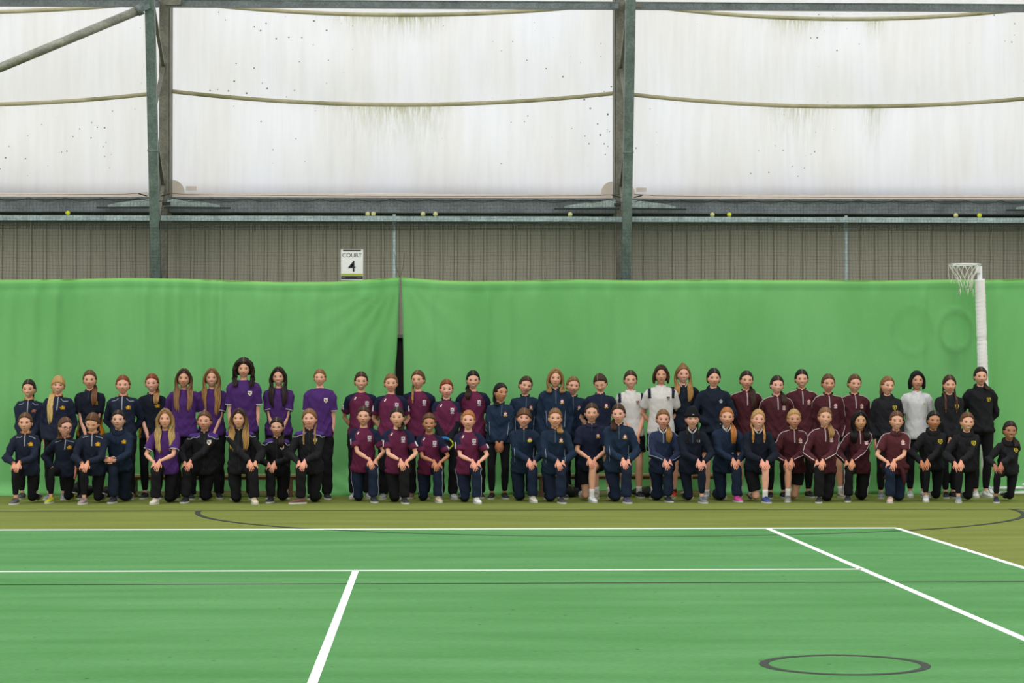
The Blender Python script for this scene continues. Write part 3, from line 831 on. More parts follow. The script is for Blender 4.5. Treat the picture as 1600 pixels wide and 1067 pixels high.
def hair_cap(sp):
    """scalp hair: stands off the skull, dives under the skin over the face and neck"""
    st = sp['style']; vol = {'tied': .012, 'long': .013, 'curly': .028, 'bob': .017, 'half': .012, 'braids': .011, 'bun': .013, 'beanie': .006}[st]
    base = skull(CG, sp['fw']); out = skull(CG, sp['fw'], vol)
    x, y, z = base[:, 0], base[:, 1], base[:, 2]
    fr = sp.get('fringe', 0)
    part = 0.010 if st in ('long', 'curly', 'half') else 0
    hl = .066 - 12.0 * x ** 2 * (.6 if st == 'tied' else 1.0)                  # front hairline height
    hl = hl - fr * .034
    front = sm(z - hl, -.006, .006)
    side_y = -.010 if st in ('tied', 'braids', 'bun', 'beanie') else -.020       # where hair starts in front of / behind the ear
    back = sm(y - side_y - .25 * np.maximum(0, .02 - z), -.008, .008) * sm(z, -.085 if st != 'tied' else -.06, -.05 if st != 'tied' else -.03)
    temple = sm(y + .052 - .35 * (z), -.008, .010) * sm(z, .0, .02)
    m = np.maximum(np.maximum(front, back), temple)
    P = base * .93 + (out - base * .93) * m[:, None]
    if st == 'curly': P += (base / np.linalg.norm(base, axis=1)[:, None]) * (np.sin(x * 170 + z * 90) * np.sin(z * 150 + y * 130) * .006 * m)[:, None]
    grv = np.sin(np.arctan2(x, -(y - .07)) * 34 + z * 20) * .0009 * m                   # combed grooves
    P += (base / np.linalg.norm(base, axis=1)[:, None]) * grv[:, None]
    if st in ('tied', 'braids', 'bun', 'half', 'long'):
        pz = np.exp(-((x - sp.get('part', 0) * .02) / .0045) ** 2) * (z > .05) * (y < .05)
        P[:, 2] -= pz * .004
    c0 = np.array(C(sp['hair'])); c = np.tile(c0, (len(P), 1))
    if sp.get('tip') and sp.get('fringe', 0) == 0: pass
    pz = (np.exp(-((x - sp.get('part', 0) * .02) / .004) ** 2) * (z > .06) * (y < .04) * .35)[:, None] if st != 'bob' else 0
    c = c * (1 - pz) + np.array(C(sp['skin'])) * .7 * pz
    c *= (.92 + .16 * (.5 + .5 * np.sin(np.arctan2(x, -(y - .07)) * 34)))[:, None]
    return P, c

def lock(m, pts, r, c0, c1, n=6, flat=.55, wave=0, wf=30, ph=0):
    """one tapering lock of hair through the given points (Catmull-Rom), root to tip colour"""
    P = [Vector(p) for p in pts]; Q = []
    for i in range(len(P) - 1):
        a = P[max(0, i - 1)]; b = P[i]; c = P[i + 1]; d = P[min(len(P) - 1, i + 2)]
        for s in range(4):
            t = s / 4; Q.append(.5 * ((2 * b) + (c - a) * t + (2 * a - 5 * b + 4 * c - d) * t * t + (3 * b - a - 3 * c + d) * t ** 3))
    Q.append(P[-1]); k = len(Q)
    if wave:
        L = 0; prev = Q[0]
        for i in range(k):
            L += (Q[i] - prev).length; prev = Q[i].copy()
            Q[i] = Q[i] + Vector((math.sin(L * wf + ph), .6 * math.cos(L * wf + ph), 0)) * wave * min(1, i / 5)
    R = [(r * (.55 + .55 * math.sin(math.pi * min(1, .18 + i / (k - 1) * .82))) * (1 if i < k - 2 else .6 if i == k - 2 else .2),) * 2 for i in range(k)]
    R = [(a, a * flat) for a, _ in R]
    o = len(m.v); m.tube(Q, R, n)
    for i in range(k):
        t = i / (k - 1); t = max(0, (t - .25) / .75)
        col = tuple(c0[q] + (c1[q] - c0[q]) * t for q in range(3))
        for j in range(n): m.c[o + i * n + j] = col

# ---- clothing: union of lofts, remeshed into one continuous garment
def remesh(builders, smooth_it=4):
    """builders: list of (MB, voxel); all evaluated in one pass"""
    tmp = []
    for mb, vox in builders:
        me = bpy.data.meshes.new('t'); me.from_pydata([tuple(v) for v in mb.v], [], mb.f); me.update()
        o = bpy.data.objects.new('t', me); COL.objects.link(o)
        r = o.modifiers.new('r', 'REMESH'); r.mode = 'VOXEL'; r.voxel_size = vox
        s = o.modifiers.new('s', 'SMOOTH'); s.factor = .5; s.iterations = smooth_it
        tmp.append(o)
    dg = bpy.context.evaluated_depsgraph_get(); out = []
    for o in tmp:
        me = bpy.data.meshes.new_from_object(o.evaluated_get(dg)); out.append(me)
    for o in tmp:
        old = o.data; bpy.data.objects.remove(o); bpy.data.meshes.remove(old)
    return out
def co(me):
    a = np.empty(len(me.vertices) * 3, np.float32); me.vertices.foreach_get('co', a); return a.reshape(-1, 3).astype(float)
def nrm(me):
    a = np.empty(len(me.vertices) * 3, np.float32); me.vertices.foreach_get('normal', a); return a.reshape(-1, 3).astype(float)
def finish(me, P, c, name, mat, parent):
    me.vertices.foreach_set('co', P.astype(np.float32).ravel()); set_col(me, c)
    me.polygons.foreach_set('use_smooth', [True] * len(me.polygons)); me.update(); me.name = name
    return link(name, me, mat, parent)
def raw(P, F, c, name, mat, parent):
    me = bpy.data.meshes.new(name); me.from_pydata(P.tolist(), [], F); me.polygons.foreach_set('use_smooth', [True] * len(F)); set_col(me, c); me.update()
    return link(name, me, mat, parent)
def seg_d(P, a, b):
    a, b = np.array(a), np.array(b); ab = b - a; t = np.clip(((P - a) @ ab) / (ab @ ab), 0, 1)
    return np.linalg.norm(P - (a + t[:, None] * ab), axis=1), t
def ik(S, W, l1, l2, pole):
    S, W = Vector(S), Vector(W); d = W - S; L = d.length
    if L > (l1 + l2) * .995: k = L / ((l1 + l2) * .995); l1 *= k; l2 *= k
    u = d.normalized(); a = (l1 * l1 - l2 * l2 + L * L) / (2 * L); h = math.sqrt(max(0, l1 * l1 - a * a))
    p = Vector(pole); p = (p - u * p.dot(u)).normalized()
    return S + u * a + p * h

def hand(m, W, d, nrm_, s, side, curl=.5, spread=1.0):
    """palm, four unequal bent fingers, thumb leaving the side of the palm. d: towards the fingertips, nrm_: out of the back of the hand"""
    W = Vector(W); d = Vector(d).normalized(); b = Vector(nrm_); b = (b - d * b.dot(d)).normalized(); x = d.cross(b) * side   # x: towards the thumb side
    L = .175 * s
    m.tube([W - d * .03 * s, W, W + d * L * .2, W + d * L * .38, W + d * L * .50], [(.021 * s, .016 * s), (.022 * s, .015 * s), (.033 * s, .014 * s), (.038 * s, .013 * s), (.034 * s, .010 * s)], 10, up=b, rnd=True)
    for i, (off, ln, r) in enumerate(((.028, .40, .0082), (.010, .45, .0085), (-.009, .42, .0082), (-.027, .33, .0072))):
        o = W + d * L * .46 + x * off * s; f = (d + x * off * 3 * spread)
        f.normalize(); p1 = o + f * L * ln * .42; f2 = (f - b * curl * .75).normalized(); p2 = p1 + f2 * L * ln * .34; f3 = (f2 - b * curl * .8).normalized(); p3 = p2 + f3 * L * ln * .26
        m.tube([o - f * .02 * s, o, p1, p2, p3], [r * s * 1.05, r * s * 1.08, r * s, r * s * .92, r * s * .75], 6, rnd=True)
    o = W + d * L * .14 + x * .022 * s; t1 = (d * .75 + x * .75 - b * .25).normalized(); p1 = o + t1 * .038 * s; t2 = (d * 1.1 + x * .25 - b * .3).normalized(); p2 = p1 + t2 * .030 * s
    m.tube([o - t1 * .012 * s, o, p1, p2], [.011 * s, .0115 * s, .0098 * s, .0075 * s], 7, rnd=True)

# palette for the small chest emblems; each cell is 1 square of stitched thread
EMBLEM = {
 'bird':   (['...yyy..', '..yyykyy', 'yyyyyyy.', '.y.yyyyy', '..yyyy..', '.yyyyyyy'], {'y': '#dca424', 'k': '#5a4410'}, .0078),
 'birdp':  (['...oop..', '..oppgoo', 'ooogpoo.', '..opoop.', '.oooooo.'], {'o': '#b06a48', 'p': '#9a6a92', 'g': '#c88a4a'}, .0078),
 'shield': (['wwwwww', 'wpwwpw', 'wpppww', 'wwpwyw', 'wwyyyw', '.wyyw.', '..ww..'], {'w': '#e6dccb', 'p': '#3c2446', 'y': '#c8a06a'}, .0085),
 'shieldy':(['wwwwww', 'wkyykw', 'wykkyw', 'ykyyky', '.yyyy.', '..yy..'], {'w': '#e6dccb', 'k': '#3c3046', 'y': '#d8c62a'}, .0085),
 'crestw': (['w.www.w', 'wwwwwww', '.w...w.', 'ww.w.ww', '.w...w.', 'wwwwwww', 'w.www.w', '.......', '.wwwww.', '.......', 'wwwwwww'], {'w': '#e8dfe4'}, .0068),
 'crestr': (['...r...', '..rrr..', '.rwwwr.', '.wwbww.', '.rwwwr.', '..www..', 'yyyyyyy', '.yy.yy.'], {'r': '#c4342c', 'w': '#e9e4e2', 'b': '#4a62a8', 'y': '#d8a23c'}, .0082),
 'cresty': (['...r...', '.rrrrr.', '.rwwwr.', '.wwbww.', 'yyyyyyy', 'yyy.yyy', '.yyyyy.'], {'r': '#c4342c', 'w': '#e9e4e2', 'b': '#4a8a6a', 'y': '#e0d02c'}, .0086),
 'crestm': (['..rr..', '.rwwr.', '.wrrw.', 'wwrwww', '.wwww.', '..rr..', 'wwwwww', '.wwww.'], {'r': '#c4564a', 'w': '#d8c4bc'}, .0085),
 'crestg': (['yyyyyy', 'ykkkky', 'ykyyky', 'ykykky', '.ykky.', '..yy..'], {'y': '#cdb62a', 'k': '#3a3414'}, .0095),
 'crests': (['..ww..', '.wkkw.', '.wwkw.', 'wwkwww', '.wwww.', '.wwww.'], {'w': '#b9bcc2', 'k': '#3c4250'}, .0080),
 'crestb': (['bbbbb', 'rbrbr', 'bwwwb', '.bbb.', '.....', 'ddddd'], {'b': '#2c2c44', 'r': '#a83a34', 'w': '#c89a6a', 'd': '#8a8a90'}, .0085),
 'gold':   (['yyyy', 'yyy.'], {'y': '#cdb84a'}, .0080),
 'flash':  (['..ww', '..ww', '.ww.', 'www.', 'ww..'], {'w': '#e4dcd8'}, .0070),
 'logo':   (['www', 'w.w'], {'w': '#c9c9cc'}, .0080)}
def emblem(bvh, key, x, z, mat, parent, name='badge', tilt=0):
    rows, pal, s = EMBLEM[key]; H_, W_ = len(rows), len(rows[0]); m = MB(); hit = {}
    for j in range(H_ + 1):
        for i in range(W_ + 1):
            dx, dz = (i - W_ / 2) * s, (H_ / 2 - j) * s
            px_, pz_ = x + dx * math.cos(tilt) - dz * math.sin(tilt), z + dx * math.sin(tilt) + dz * math.cos(tilt)
            h = bvh.ray_cast(Vector((px_, -1.2, pz_)), Vector((0, 1, 0)))
            hit[i, j] = (h[0] if h[0] is not None else None)
    for j, r in enumerate(rows):
        for i, ch in enumerate(r):
            if ch == '.': continue
            q = [hit[i, j + 1], hit[i + 1, j + 1], hit[i + 1, j], hit[i, j]]
            if any(v is None for v in q): continue
            m.col = C(pal[ch]); f = Vector((0, -.0035, 0)); b = Vector((0, .002, 0))
            m.add([v + f for v in q] + [v + b for v in q], [(0, 1, 2, 3), (0, 4, 5, 1), (1, 5, 6, 2), (2, 6, 7, 3), (3, 7, 4, 0)])
    if m.v: return m.build(name, mat, parent, False)
def strip(bvh, pts, r, col, name, parent, n=24, flat=.5, front=False):
    """a sewn-on strip following the cloth: guide points are projected onto the garment"""
    P = [Vector(p) for p in pts]; Q = []
    L = [0]
    for i in range(1, len(P)): L.append(L[-1] + (P[i] - P[i - 1]).length)
    for k in range(n + 1):
        t = L[-1] * k / n; i = max(j for j in range(len(L)) if L[j] <= t + 1e-9); i = min(i, len(P) - 2)
        p = P[i].lerp(P[i + 1], (t - L[i]) / max(1e-9, L[i + 1] - L[i]))
        if front:
            h = bvh.ray_cast(Vector((p.x, -1.2, p.z)), Vector((0, 1, 0)))
            if h[0] is not None: Q.append((h[0], Vector((0, -1, 0))))
        else:
            h = bvh.find_nearest(p)
            if h[0] is not None: Q.append((h[0], (p - h[0]).normalized() if (p - h[0]).length > 1e-4 else h[1]))
    if len(Q) < 2: return
    m = MB(); m.col = C(col); w = r
    V = []
    for k, (q, nn) in enumerate(Q):
        t = (Q[min(k + 1, len(Q) - 1)][0] - Q[max(k - 1, 0)][0]).normalized(); s = t.cross(nn)
        if s.length < 1e-3: s = Vector((1, 0, 0))
        s.normalize(); V += [q + s * w - nn * .002, q + s * w * .8 + nn * .0035, q - s * w * .8 + nn * .0035, q - s * w - nn * .002]
    Fs = [(k * 4 + j, k * 4 + (j + 1) % 4, k * 4 + 4 + (j + 1) % 4, k * 4 + 4 + j) for k in range(len(Q) - 1) for j in range(4)]
    e = (len(Q) - 1) * 4; Fs += [(3, 2, 1, 0), (e, e + 1, e + 2, e + 3)]
    m.add(V, Fs); return m.build(name, M_trim, parent, False)

# ---- outfits
O = {
 'QN': dict(kind='quarter_zip_top', sleeve='long', base='#1e2536', cuff='#27304a', collar='#1b2232', lining='#d08a3c', zip='#8d9098', badge='bird', yoke='#aeb4c0', hem='#1b2130'),
 'PO': dict(kind='polo_shirt', sleeve='short', base='#171a28', side='#d98a24', collar='#171a28', badge='bird'),
 'HN': dict(kind='hoodie', sleeve='long', base='#1d2a3e', hood='#1a2638', badge='bird'),
 'TP': dict(kind='tshirt', sleeve='short', base='#4a2967', edge='#d9d4de', badge='shield'),
 'JB': dict(kind='track_jacket', sleeve='long', base='#1c1c1f', yokecol='#4a3078', collar='#1a1a1d', badge='shield', zip='#222226'),
 'TM': dict(kind='tshirt', sleeve='short', base='#652443', raglan='#1b2038', badge='crestw', flash=1, sleevemark=1, neck='#1b2038'),
 'TG': dict(kind='goalkeeper_shirt', sleeve='long', base='#652443', raglan='#1b2038', armdark='#171a22', badge='crestw', flash=1, neck='#14141c', collar='#14141c'),
 'QB': dict(kind='quarter_zip_top', sleeve='long', base='#1c2c40', cuff='#1c2c40', collar='#18222f', zip='#3e4a58', badge='crestr', sidep='#8f9aa6'),
 'PN': dict(kind='polo_shirt', sleeve='short', base='#1c2238', collar='#1c2238', badge='crestr'),
 'PW': dict(kind='polo_shirt', sleeve='short', base='#d8d3cc', shoulder='#20243a', collar='#dcd8d2', badge='crestb'),
 'SN': dict(kind='sweatshirt', sleeve='long', base='#161c28', neck='#161c28', inner='#c8c2be', badge=None),
 'HB': dict(kind='hoodie', sleeve='long', base='#17202e', hood='#141c28', badge='crests'),
 'QM': dict(kind='quarter_zip_top', sleeve='long', base='#4c2228', cuff='#4c2228', collar='#43191f', zip='#a8989a', badge='crestm', stripe='#d0c0bc'),
 'HK': dict(kind='hoodie', sleeve='long', base='#1e1e21', hood='#1a1a1c', badge='crestg', tee='#b9b4b0'),
 'PL': dict(kind='polo_shirt', sleeve='short', base='#d9d8d6', collar='#dcdad6', badge='gold', loose=1),
 'PM': dict(kind='polo_shirt', sleeve='short', base='#572a30', collar='#4a2026', badge='crestm', stripe='#d0c0bc'),
 'QS': dict(kind='quarter_zip_top', sleeve='long', base='#2c3650', cuff='#2c3650', collar='#242c42', zip='#6e7686', badge='crests', inner='#d8d4cc', stripe='#9aa2b2'),
 'QD': dict(kind='quarter_zip_top', sleeve='long', base='#1d2b40', cuff='#1d2b40', collar='#1a2436', badge=None, inner='#d4d0c8', logo=1),
 'QK': dict(kind='quarter_zip_top', sleeve='long', base='#151b29', cuff='#151b29', collar='#141824', zip='#30343e', badge='crests', inner='#d4d0c8'),
}
Bt = {'LK': ('leggings', '#131316', 0), 'LN': ('leggings', '#151c2b', 0), 'TK': ('trousers', '#151517', 1), 'TN': ('trousers', '#1a2539', 1),
      'SK': ('shorts', '#131519', 2), 'SN': ('shorts', '#141a28', 2), 'SQ': ('skirt', '#141518', 3), 'TS': ('trousers', '#151517', 1)}

NP = [0]
def person(sp):
    kneel = sp['row'] == 'F'
    NP[0] += 1; d0 = sp.get('d', 30.00 + .26 * (NP[0] % 2) if kneel else 30.86 + .20 * (NP[0] % 2) + sp.get('dd', 0))
    r = ray(sp['x'], sp['top']); top = CAMP + r * (d0 / r.y)
    tot = top.z - .012
    H = tot / (.775 if kneel else 1.0) if not kneel else (tot - .0) / .775
    o = O[sp['out']]; bk, bcol, bt = Bt[sp['bot']]
    if 'bcol' in sp: bcol = sp['bcol']
    rn = random.Random(int(sp['x'] * 7)); R_ = lambda a, b: rn.uniform(a, b)
    fat = sp.get('fat', 1.0)
    hs = (.94 + .06 * H / 1.6) * sp.get('hs', 1.12)
    hx = sp.get('lean', 0)                    # head offset from the pelvis
    root = thing('person', sp['lab'], 'person', (top.x - hx, d0, 0), 0, 'kneeling front row of the team photograph' if kneel else 'standing back row of the team photograph')
    root_x = top.x - hx
    # ---- skeleton
    hip_w = .052 * H
    if not kneel:
        pel = Vector((0, 0, .515 * H)); hc = Vector((hx, -.02, tot - .111 * hs)); neck = Vector((hx * .8, -.005, hc.z - .111 * hs - .022))
        st = sp.get('stance', .055) * H
        legs = []
        for s in (-1, 1):
            hip = pel + Vector((s * hip_w, 0, -.005 * H)); ank = Vector((s * st + sp.get('fx', 0), .01 + .02 * s * sp.get('stag', .5), .058))
            knee = ik(hip, ank, .245 * H, .235 * H, (s * .15, -1, 0)); legs.append((s, hip, knee, ank, 'stand'))
    else:
        hipz = .278 * H; pel = Vector((0, .03, hipz + .01 * H)); 
        hc = Vector((hx, -.11, tot - .111 * hs)); neck = Vector((hx * .8, -.075, hc.z - .111 * hs - .017))
        # the raised knee and its foot, the knee on the ground
        up = sp['up']; fxx = px_x(sp['foot'], d0 - .35) - root_x; kxx = px_x(sp['knee'], d0 - .03) - root_x
        legs = []
        for s in (-1, 1):
            hip = pel + Vector((s * hip_w * 1.05, 0, -.005))
            if s == up:
                knee_x = fxx + .35 * (hip.x - fxx) * .3 + sp.get('kdx', 0)
                ank = Vector((fxx, -.30, .07)); kn = Vector((knee_x, -.33, .07 + .232 * H))
                legs.append((s, hip, kn, ank, 'up'))
            else:
                kn = Vector((kxx, .01, .062)); ank = Vector((kxx + s * .02, .01 + .235 * H, .075)); legs.append((s, hip, kn, ank, 'down'))
    sp0, sp1 = pel, neck; spine = lambda t: sp0.lerp(sp1, t)
    shw = .089 * H * (.5 + .5 * fat) * sp.get('shw', 1)
    sh = {s: neck + Vector((s * shw, .008, -.046 * H)) for s in (-1, 1)}
    # ---- arms
    l1, l2 = .172 * H, .150 * H; arms = {}; hd = {}
    mode = sp['arms']
    for s in (-1, 1):
        S = sh[s]; bow = .75
        if mode == 'front':
            W = Vector((s * .035 + hx * .3 + sp.get('hx', 0), -.165 * (fat * .6 + .4) if s < 0 else -.150 * (fat * .6 + .4), .492 * H)); pole = (s, .75, -.2)
            hdv = ((-s * .45, -.08, -.9), (-.0, -1, -.1) if True else 0, .35)
        elif mode == 'back':
            W = Vector((s * .07, .135, .53 * H)); pole = (s, .35, 0); hdv = ((-s * .8, .1, -.5), (0, 1, 0), .4)
        elif mode == 'side':
            W = Vector((s * .165 * fat + hx * .4, -.02, .482 * H)); pole = (s * .6, 1, 0); hdv = ((0, -.08, -1), (s, -.2, 0), .5)
        elif mode == 'pocket':
            W = Vector((s * .075, -.125, .575 * H)); pole = (s, .4, -.2); hdv = ((-s, -.02, -.2), (0, -1, 0), .3)
        elif mode == 'chest':      # hands clasped in front of the lower chest, kneeling
            W = Vector((s * .045 + sp.get('hx', 0), -.335, legs[0 if up < 0 else 1][2].z + .115)); pole = (s, .2, -.8); hdv = ((-s * .75, -.55, .25), (s * .2, -1, .3), .75)
        elif mode == 'down':       # arms hanging straight beside the kneeling thigh
            W = Vector((s * .15, -.06, pel.z + .03)); pole = (s, .6, 0); hdv = ((0, -.2, -1), (s, -.2, 0), .5)
        else:                      # 'knee': both hands laid over the raised knee
            K = legs[0 if up < 0 else 1][2]; kz = K.z + .085
            ox = (sp.get('hx', 0))
            W = Vector((K.x + ox + s * .028 + (0.02 if s != up else 0) * -up, K.y + (.045 if s == up else .01), kz + (.028 if s != up else .012))); pole = (s * .75, .45, -.5)
            hdv = ((-s * .30, -.55, -.80), (s * .1, -.85, .55), .45)
        if 'wl' in sp and s == -1: W = Vector(sp['wl'])
        if 'wr' in sp and s == 1: W = Vector(sp['wr'])
        E = ik(S, W, l1, l2, pole); arms[s] = (S, E, W); hd[s] = hdv
    # ---- body
    skin = np.array(C(sp['skin'])) * np.array([1.10, 1.03, 1.03]); sf = H / 1.6
    B = MB(); T = [(.00, .088, .070), (.10, .092, .073), (.32, .074, .060), (.55, .080, .066), (.75, .084, .067), (.88, .066, .052), (.96, .036, .040), (1.0, .028, .034)]
    upv = Vector((0, -1, 0))
    B.tube([spine(t) for t, _, _ in T], [(a * H * (.55 + .45 * fat), b * H * (.6 + .4 * fat)) for _, a, b in T], 18, up=upv)
    hn = hc + Vector((0, .030, -.045 * hs))
    B.tube([neck + Vector((0, .012, -.06)), neck + Vector((0, .008, 0)), neck.lerp(hn, .5) + Vector((0, .004, 0)), hn], [(.062, .052), (.050, .049), (.047, .047), (.047, .05)], 12)
    for s in (-1, 1):
        S, E, W = arms[s]
        B.tube([neck + Vector((s * .02, .01, -.025)), S + Vector((-s * .015, 0, .0)), S.lerp(E, .12), S.lerp(E, .5), E, E.lerp(W, .3), E.lerp(W, .75), W, W + (W - E).normalized() * .015],
               [.026, .038 * sf, .042 * sf, .037 * sf, .031 * sf, .034 * sf, .025 * sf, .0205 * sf, .020 * sf], 10)
    for (s, hip, kn, ank, ty) in legs:
        calf = Vector((0, .012, 0)) if ty != 'down' else Vector((0, 0, .012))
        f = .5 + .5 * fat
        B.tube([hip + (hip - kn).normalized() * .03, hip, hip.lerp(kn, .3), hip.lerp(kn, .7), kn, kn.lerp(ank, .12), kn.lerp(ank, .32) + calf, kn.lerp(ank, .6) + calf * .6, kn.lerp(ank, .88), ank],
               [.075 * sf * f, .078 * sf * f, .072 * sf * f, .056 * sf * f, .050 * sf, .046 * sf, .052 * sf, .043 * sf, .031 * sf, .030 * sf], 12)
    jobs = [(B, .0155)]
    # ---- top
    long_ = o['sleeve'] == 'long'; loose = .012 if o['kind'] in ('tshirt', 'polo_shirt') else .017
    if o.get('loose'): loose += .006
    G = MB(); hemt = -.10 if not kneel else -.12
    if o['kind'] in ('hoodie', 'sweatshirt'): hemt = -.05
    if sp.get('hem') is not None: hemt = sp['hem']
    TG = [(hemt, .100, .083), (hemt + .06, .102, .085), (.12, .094, .078), (.32, .085, .070), (.55, .084, .072), (.73, .084, .072), (.85, .070, .060), (.94, .044, .046), (1.0, .030, .036)]
    if o['kind'] == 'hoodie': TG[0] = (hemt, .086, .074); TG[1] = (hemt + .05, .104, .088)
    G.tube([spine(t) + (Vector((0, -.012, 0)) if kneel and t < .2 else Vector()) for t, _, _ in TG], [(a * H * (.55 + .45 * fat) + loose * .75, b * H * (.6 + .4 * fat) + loose) for _, a, b in TG], 20, up=upv)
    for s in (-1, 1):
        S, E, W = arms[s]; k = loose * .8
        if long_:
            wr = E.lerp(W, .97)
            if o['kind'] == 'goalkeeper_shirt': wr = W
            G.tube([neck + Vector((s * .020, .01, -.030)), neck.lerp(S, .55) + Vector((0, .004, -.012)), S + Vector((-s * .012, 0, .0)), S.lerp(E, .12), S.lerp(E, .5), E.lerp(S, .1), E, E.lerp(W, .15), E.lerp(W, .45), E.lerp(W, .72), E.lerp(W, .86), wr],
                   [.032, .040 * sf + k * .6, .046 * sf + k, .047 * sf + k, .040 * sf + k, .036 * sf + k, .037 * sf + k, .036 * sf + k, .034 * sf + k * .8, .030 * sf + k * .9, .030 * sf + k * .7, .024 * sf + k * .3], 14)
        else:
            e = .74; k2 = k + .004
            G.tube([neck + Vector((s * .020, .01, -.030)), neck.lerp(S, .55) + Vector((0, .004, -.012)), S + Vector((-s * .012, 0, .0)), S.lerp(E, .12), S.lerp(E, .45), S.lerp(E, e)], [.032, .040 * sf + k * .6, .046 * sf + k, .048 * sf + k2, .046 * sf + k2, .047 * sf + k2 + .003], 14)
    if o['kind'] == 'hoodie':
        G.torus(neck + Vector((0, .022, .006)), .064, .030, 20, 8, Matrix.Rotation(math.radians(24), 3, 'X'), ry=.060)
        G.ball(neck + Vector((0, .085, -.035)), (.085, .045, .075), 14, 10)
    jobs.append((G, .0125))
    # ---- bottoms
    L_ = MB(); lt = {0: .005, 1: .016, 2: .030, 3: .030}[bt]
    pe = pel
    L_.tube([pe + Vector((0, 0, .07 * H)), pe + Vector((0, 0, .03 * H)), pe, pe + Vector((0, 0, -.035 * H))], [(.078 * H, .062 * H), (.092 * H, .074 * H), (.096 * H, .078 * H), (.080 * H, .062 * H)], 18, up=upv)
    if bt == 3:
        if kneel:
            for (s, hip, kn, ank, ty) in legs: L_.tube([hip, hip.lerp(kn, .4), hip.lerp(kn, .80)], [.09 * sf, .094 * sf, .088 * sf], 14)
        else: L_.tube([pe, pe + Vector((0, 0, -.18 * H))], [(.10 * H, .085 * H), (.13 * H, .11 * H)], 20, up=upv)
    else:
        for (s, hip, kn, ank, ty) in legs:
            f = .5 + .5 * fat
            if bt == 2:
                e = .62; L_.tube([hip + (hip - kn).normalized() * .02, hip.lerp(kn, .25), hip.lerp(kn, e)], [.082 * sf * f, .080 * sf * f + .010, .080 * sf * f + .014], 14)
            else:
                calf = Vector((0, .012, 0)) if ty != 'down' else Vector((0, 0, .010))
                cuff = .86 if bt == 0 else .97
                fl_ = 0 if bt == 0 else .010
                L_.tube([hip + (hip - kn).normalized() * .02, hip, hip.lerp(kn, .3), hip.lerp(kn, .7), kn, kn.lerp(ank, .12), kn.lerp(ank, .32) + calf, kn.lerp(ank, .6) + calf * .6, kn.lerp(ank, cuff - .04), kn.lerp(ank, cuff)],
                        [.077 * sf * f + lt, .080 * sf * f + lt, .074 * sf * f + lt, .058 * sf * f + lt, .051 * sf + lt, .048 * sf + lt, .053 * sf + lt, .044 * sf + lt + fl_, .034 * sf + lt + fl_ * 1.6, .032 * sf + lt + fl_], 14)
    jobs.append((L_, .015))
    mb, mg, ml = remesh(jobs, 3)
    # ---- body mesh = remeshed trunk and limbs + fine head and hands, one object
    P = co(mb); bf = [tuple(p.vertices) for p in mb.polygons]
    HP, hcx = head_mesh(sp)
    yaw, pit, rol = sp['face']
    RM = Matrix.Rotation(math.radians(yaw), 3, 'Z') @ Matrix.Rotation(math.radians(pit), 3, 'X') @ Matrix.Rotation(math.radians(rol), 3, 'Y')
    RA = np.array(RM)
    def hp(A): return (A * hs) @ RA.T + np.array(hc)
    HPw = hp(HP); nP = len(P)
    nb = MB(); nb.v = [tuple(v) for v in P.tolist()]; nb.f = bf; nb.c = [tuple(skin)] * nP
    nb.v += [tuple(v) for v in HPw.tolist()]; nb.f += [tuple(i + nP for i in f) for f in HF]; nb.c += [tuple(c) for c in hcx.tolist()]
    nb.col = tuple(skin * np.array([1, .86, .82]))
    for s in (-1, 1):
        ec = hp(np.array([[s * .0735 * sp['fw'], .010, -.008]]))[0]
        nb.ball(ec, (.0075 * hs, .016 * hs, .027 * hs), 8, 6, Matrix.Rotation(math.radians(yaw), 3, 'Z') @ Matrix.Rotation(math.radians(s * 20), 3, 'Z'))
    if o['kind'] != 'goalkeeper_shirt' and mode != 'pocket':
        nb.col = tuple(skin * np.array([1.0, .84, .80]))
        for s in (-1, 1):
            dv, nv, cu = hd[s]; hand(nb, arms[s][2] + Vector(dv).normalized() * .004, dv, nv, .92 * sf ** .5, -s, cu)
    bpy.data.meshes.remove(mb)
    nb.build('body', M_skin, root)
    if o['kind'] == 'goalkeeper_shirt':
        gl = MB(); gl.col = C('#16181e')
        for s in (-1, 1):
            dv, nv, cu = hd[s]; hand(gl, arms[s][2], dv, nv, 1.25 * sf ** .5, -s, .7)
        g_ = gl.build('glove', M_trim, root)
        c = arms[-1][2]; k = MB(); k.col = C('#2f7fc0'); k.tube([c + Vector((-.03, -.04, .03)), c + Vector((.02, -.05, .035)), c + Vector((.06, -.05, .02))], [(.02, .018)] * 3, 8, rnd=True); k.build('blue_strap', M_trim, g_)
        k = MB(); k.col = C('#b9c02c'); c = arms[1][2]; k.tube([c + Vector((.0, -.04, .02)), c + Vector((.045, -.06, -.02)), c + Vector((.05, -.06, -.06)), c + Vector((.0, -.06, -.11)), c + Vector((-.06, -.05, -.13))], [.011] * 5, 8, rnd=True); k.build('lime_binding', M_trim, g_)
    # ---- garment colours and folds
    P = co(mg); N = nrm(mg); ph = R_(0, 6)
    ts = ((P - np.array(sp0)) @ (np.array(sp1) - np.array(sp0))) / ((sp1 - sp0).length_squared)
    base = np.array(C(o['base'])); c = np.tile(base, (len(P), 1)) * R_(.92, 1.08)
    da = {}; 
    dT, _ = seg_d(P, spine(.2), spine(.75)); dT = dT - .085 * H
    isarm = np.zeros(len(P), int); ta = np.zeros(len(P))
    for s in (-1, 1):
        S, E, W = arms[s]; d1, t1 = seg_d(P, S, E); d2, t2 = seg_d(P, E, W)
        dm = np.minimum(d1, d2) - .045; on = (dm < dT) & (dm < .05); isarm[on] = s; ta[on] = np.where(d1 < d2, t1, 1 + t2)[on]
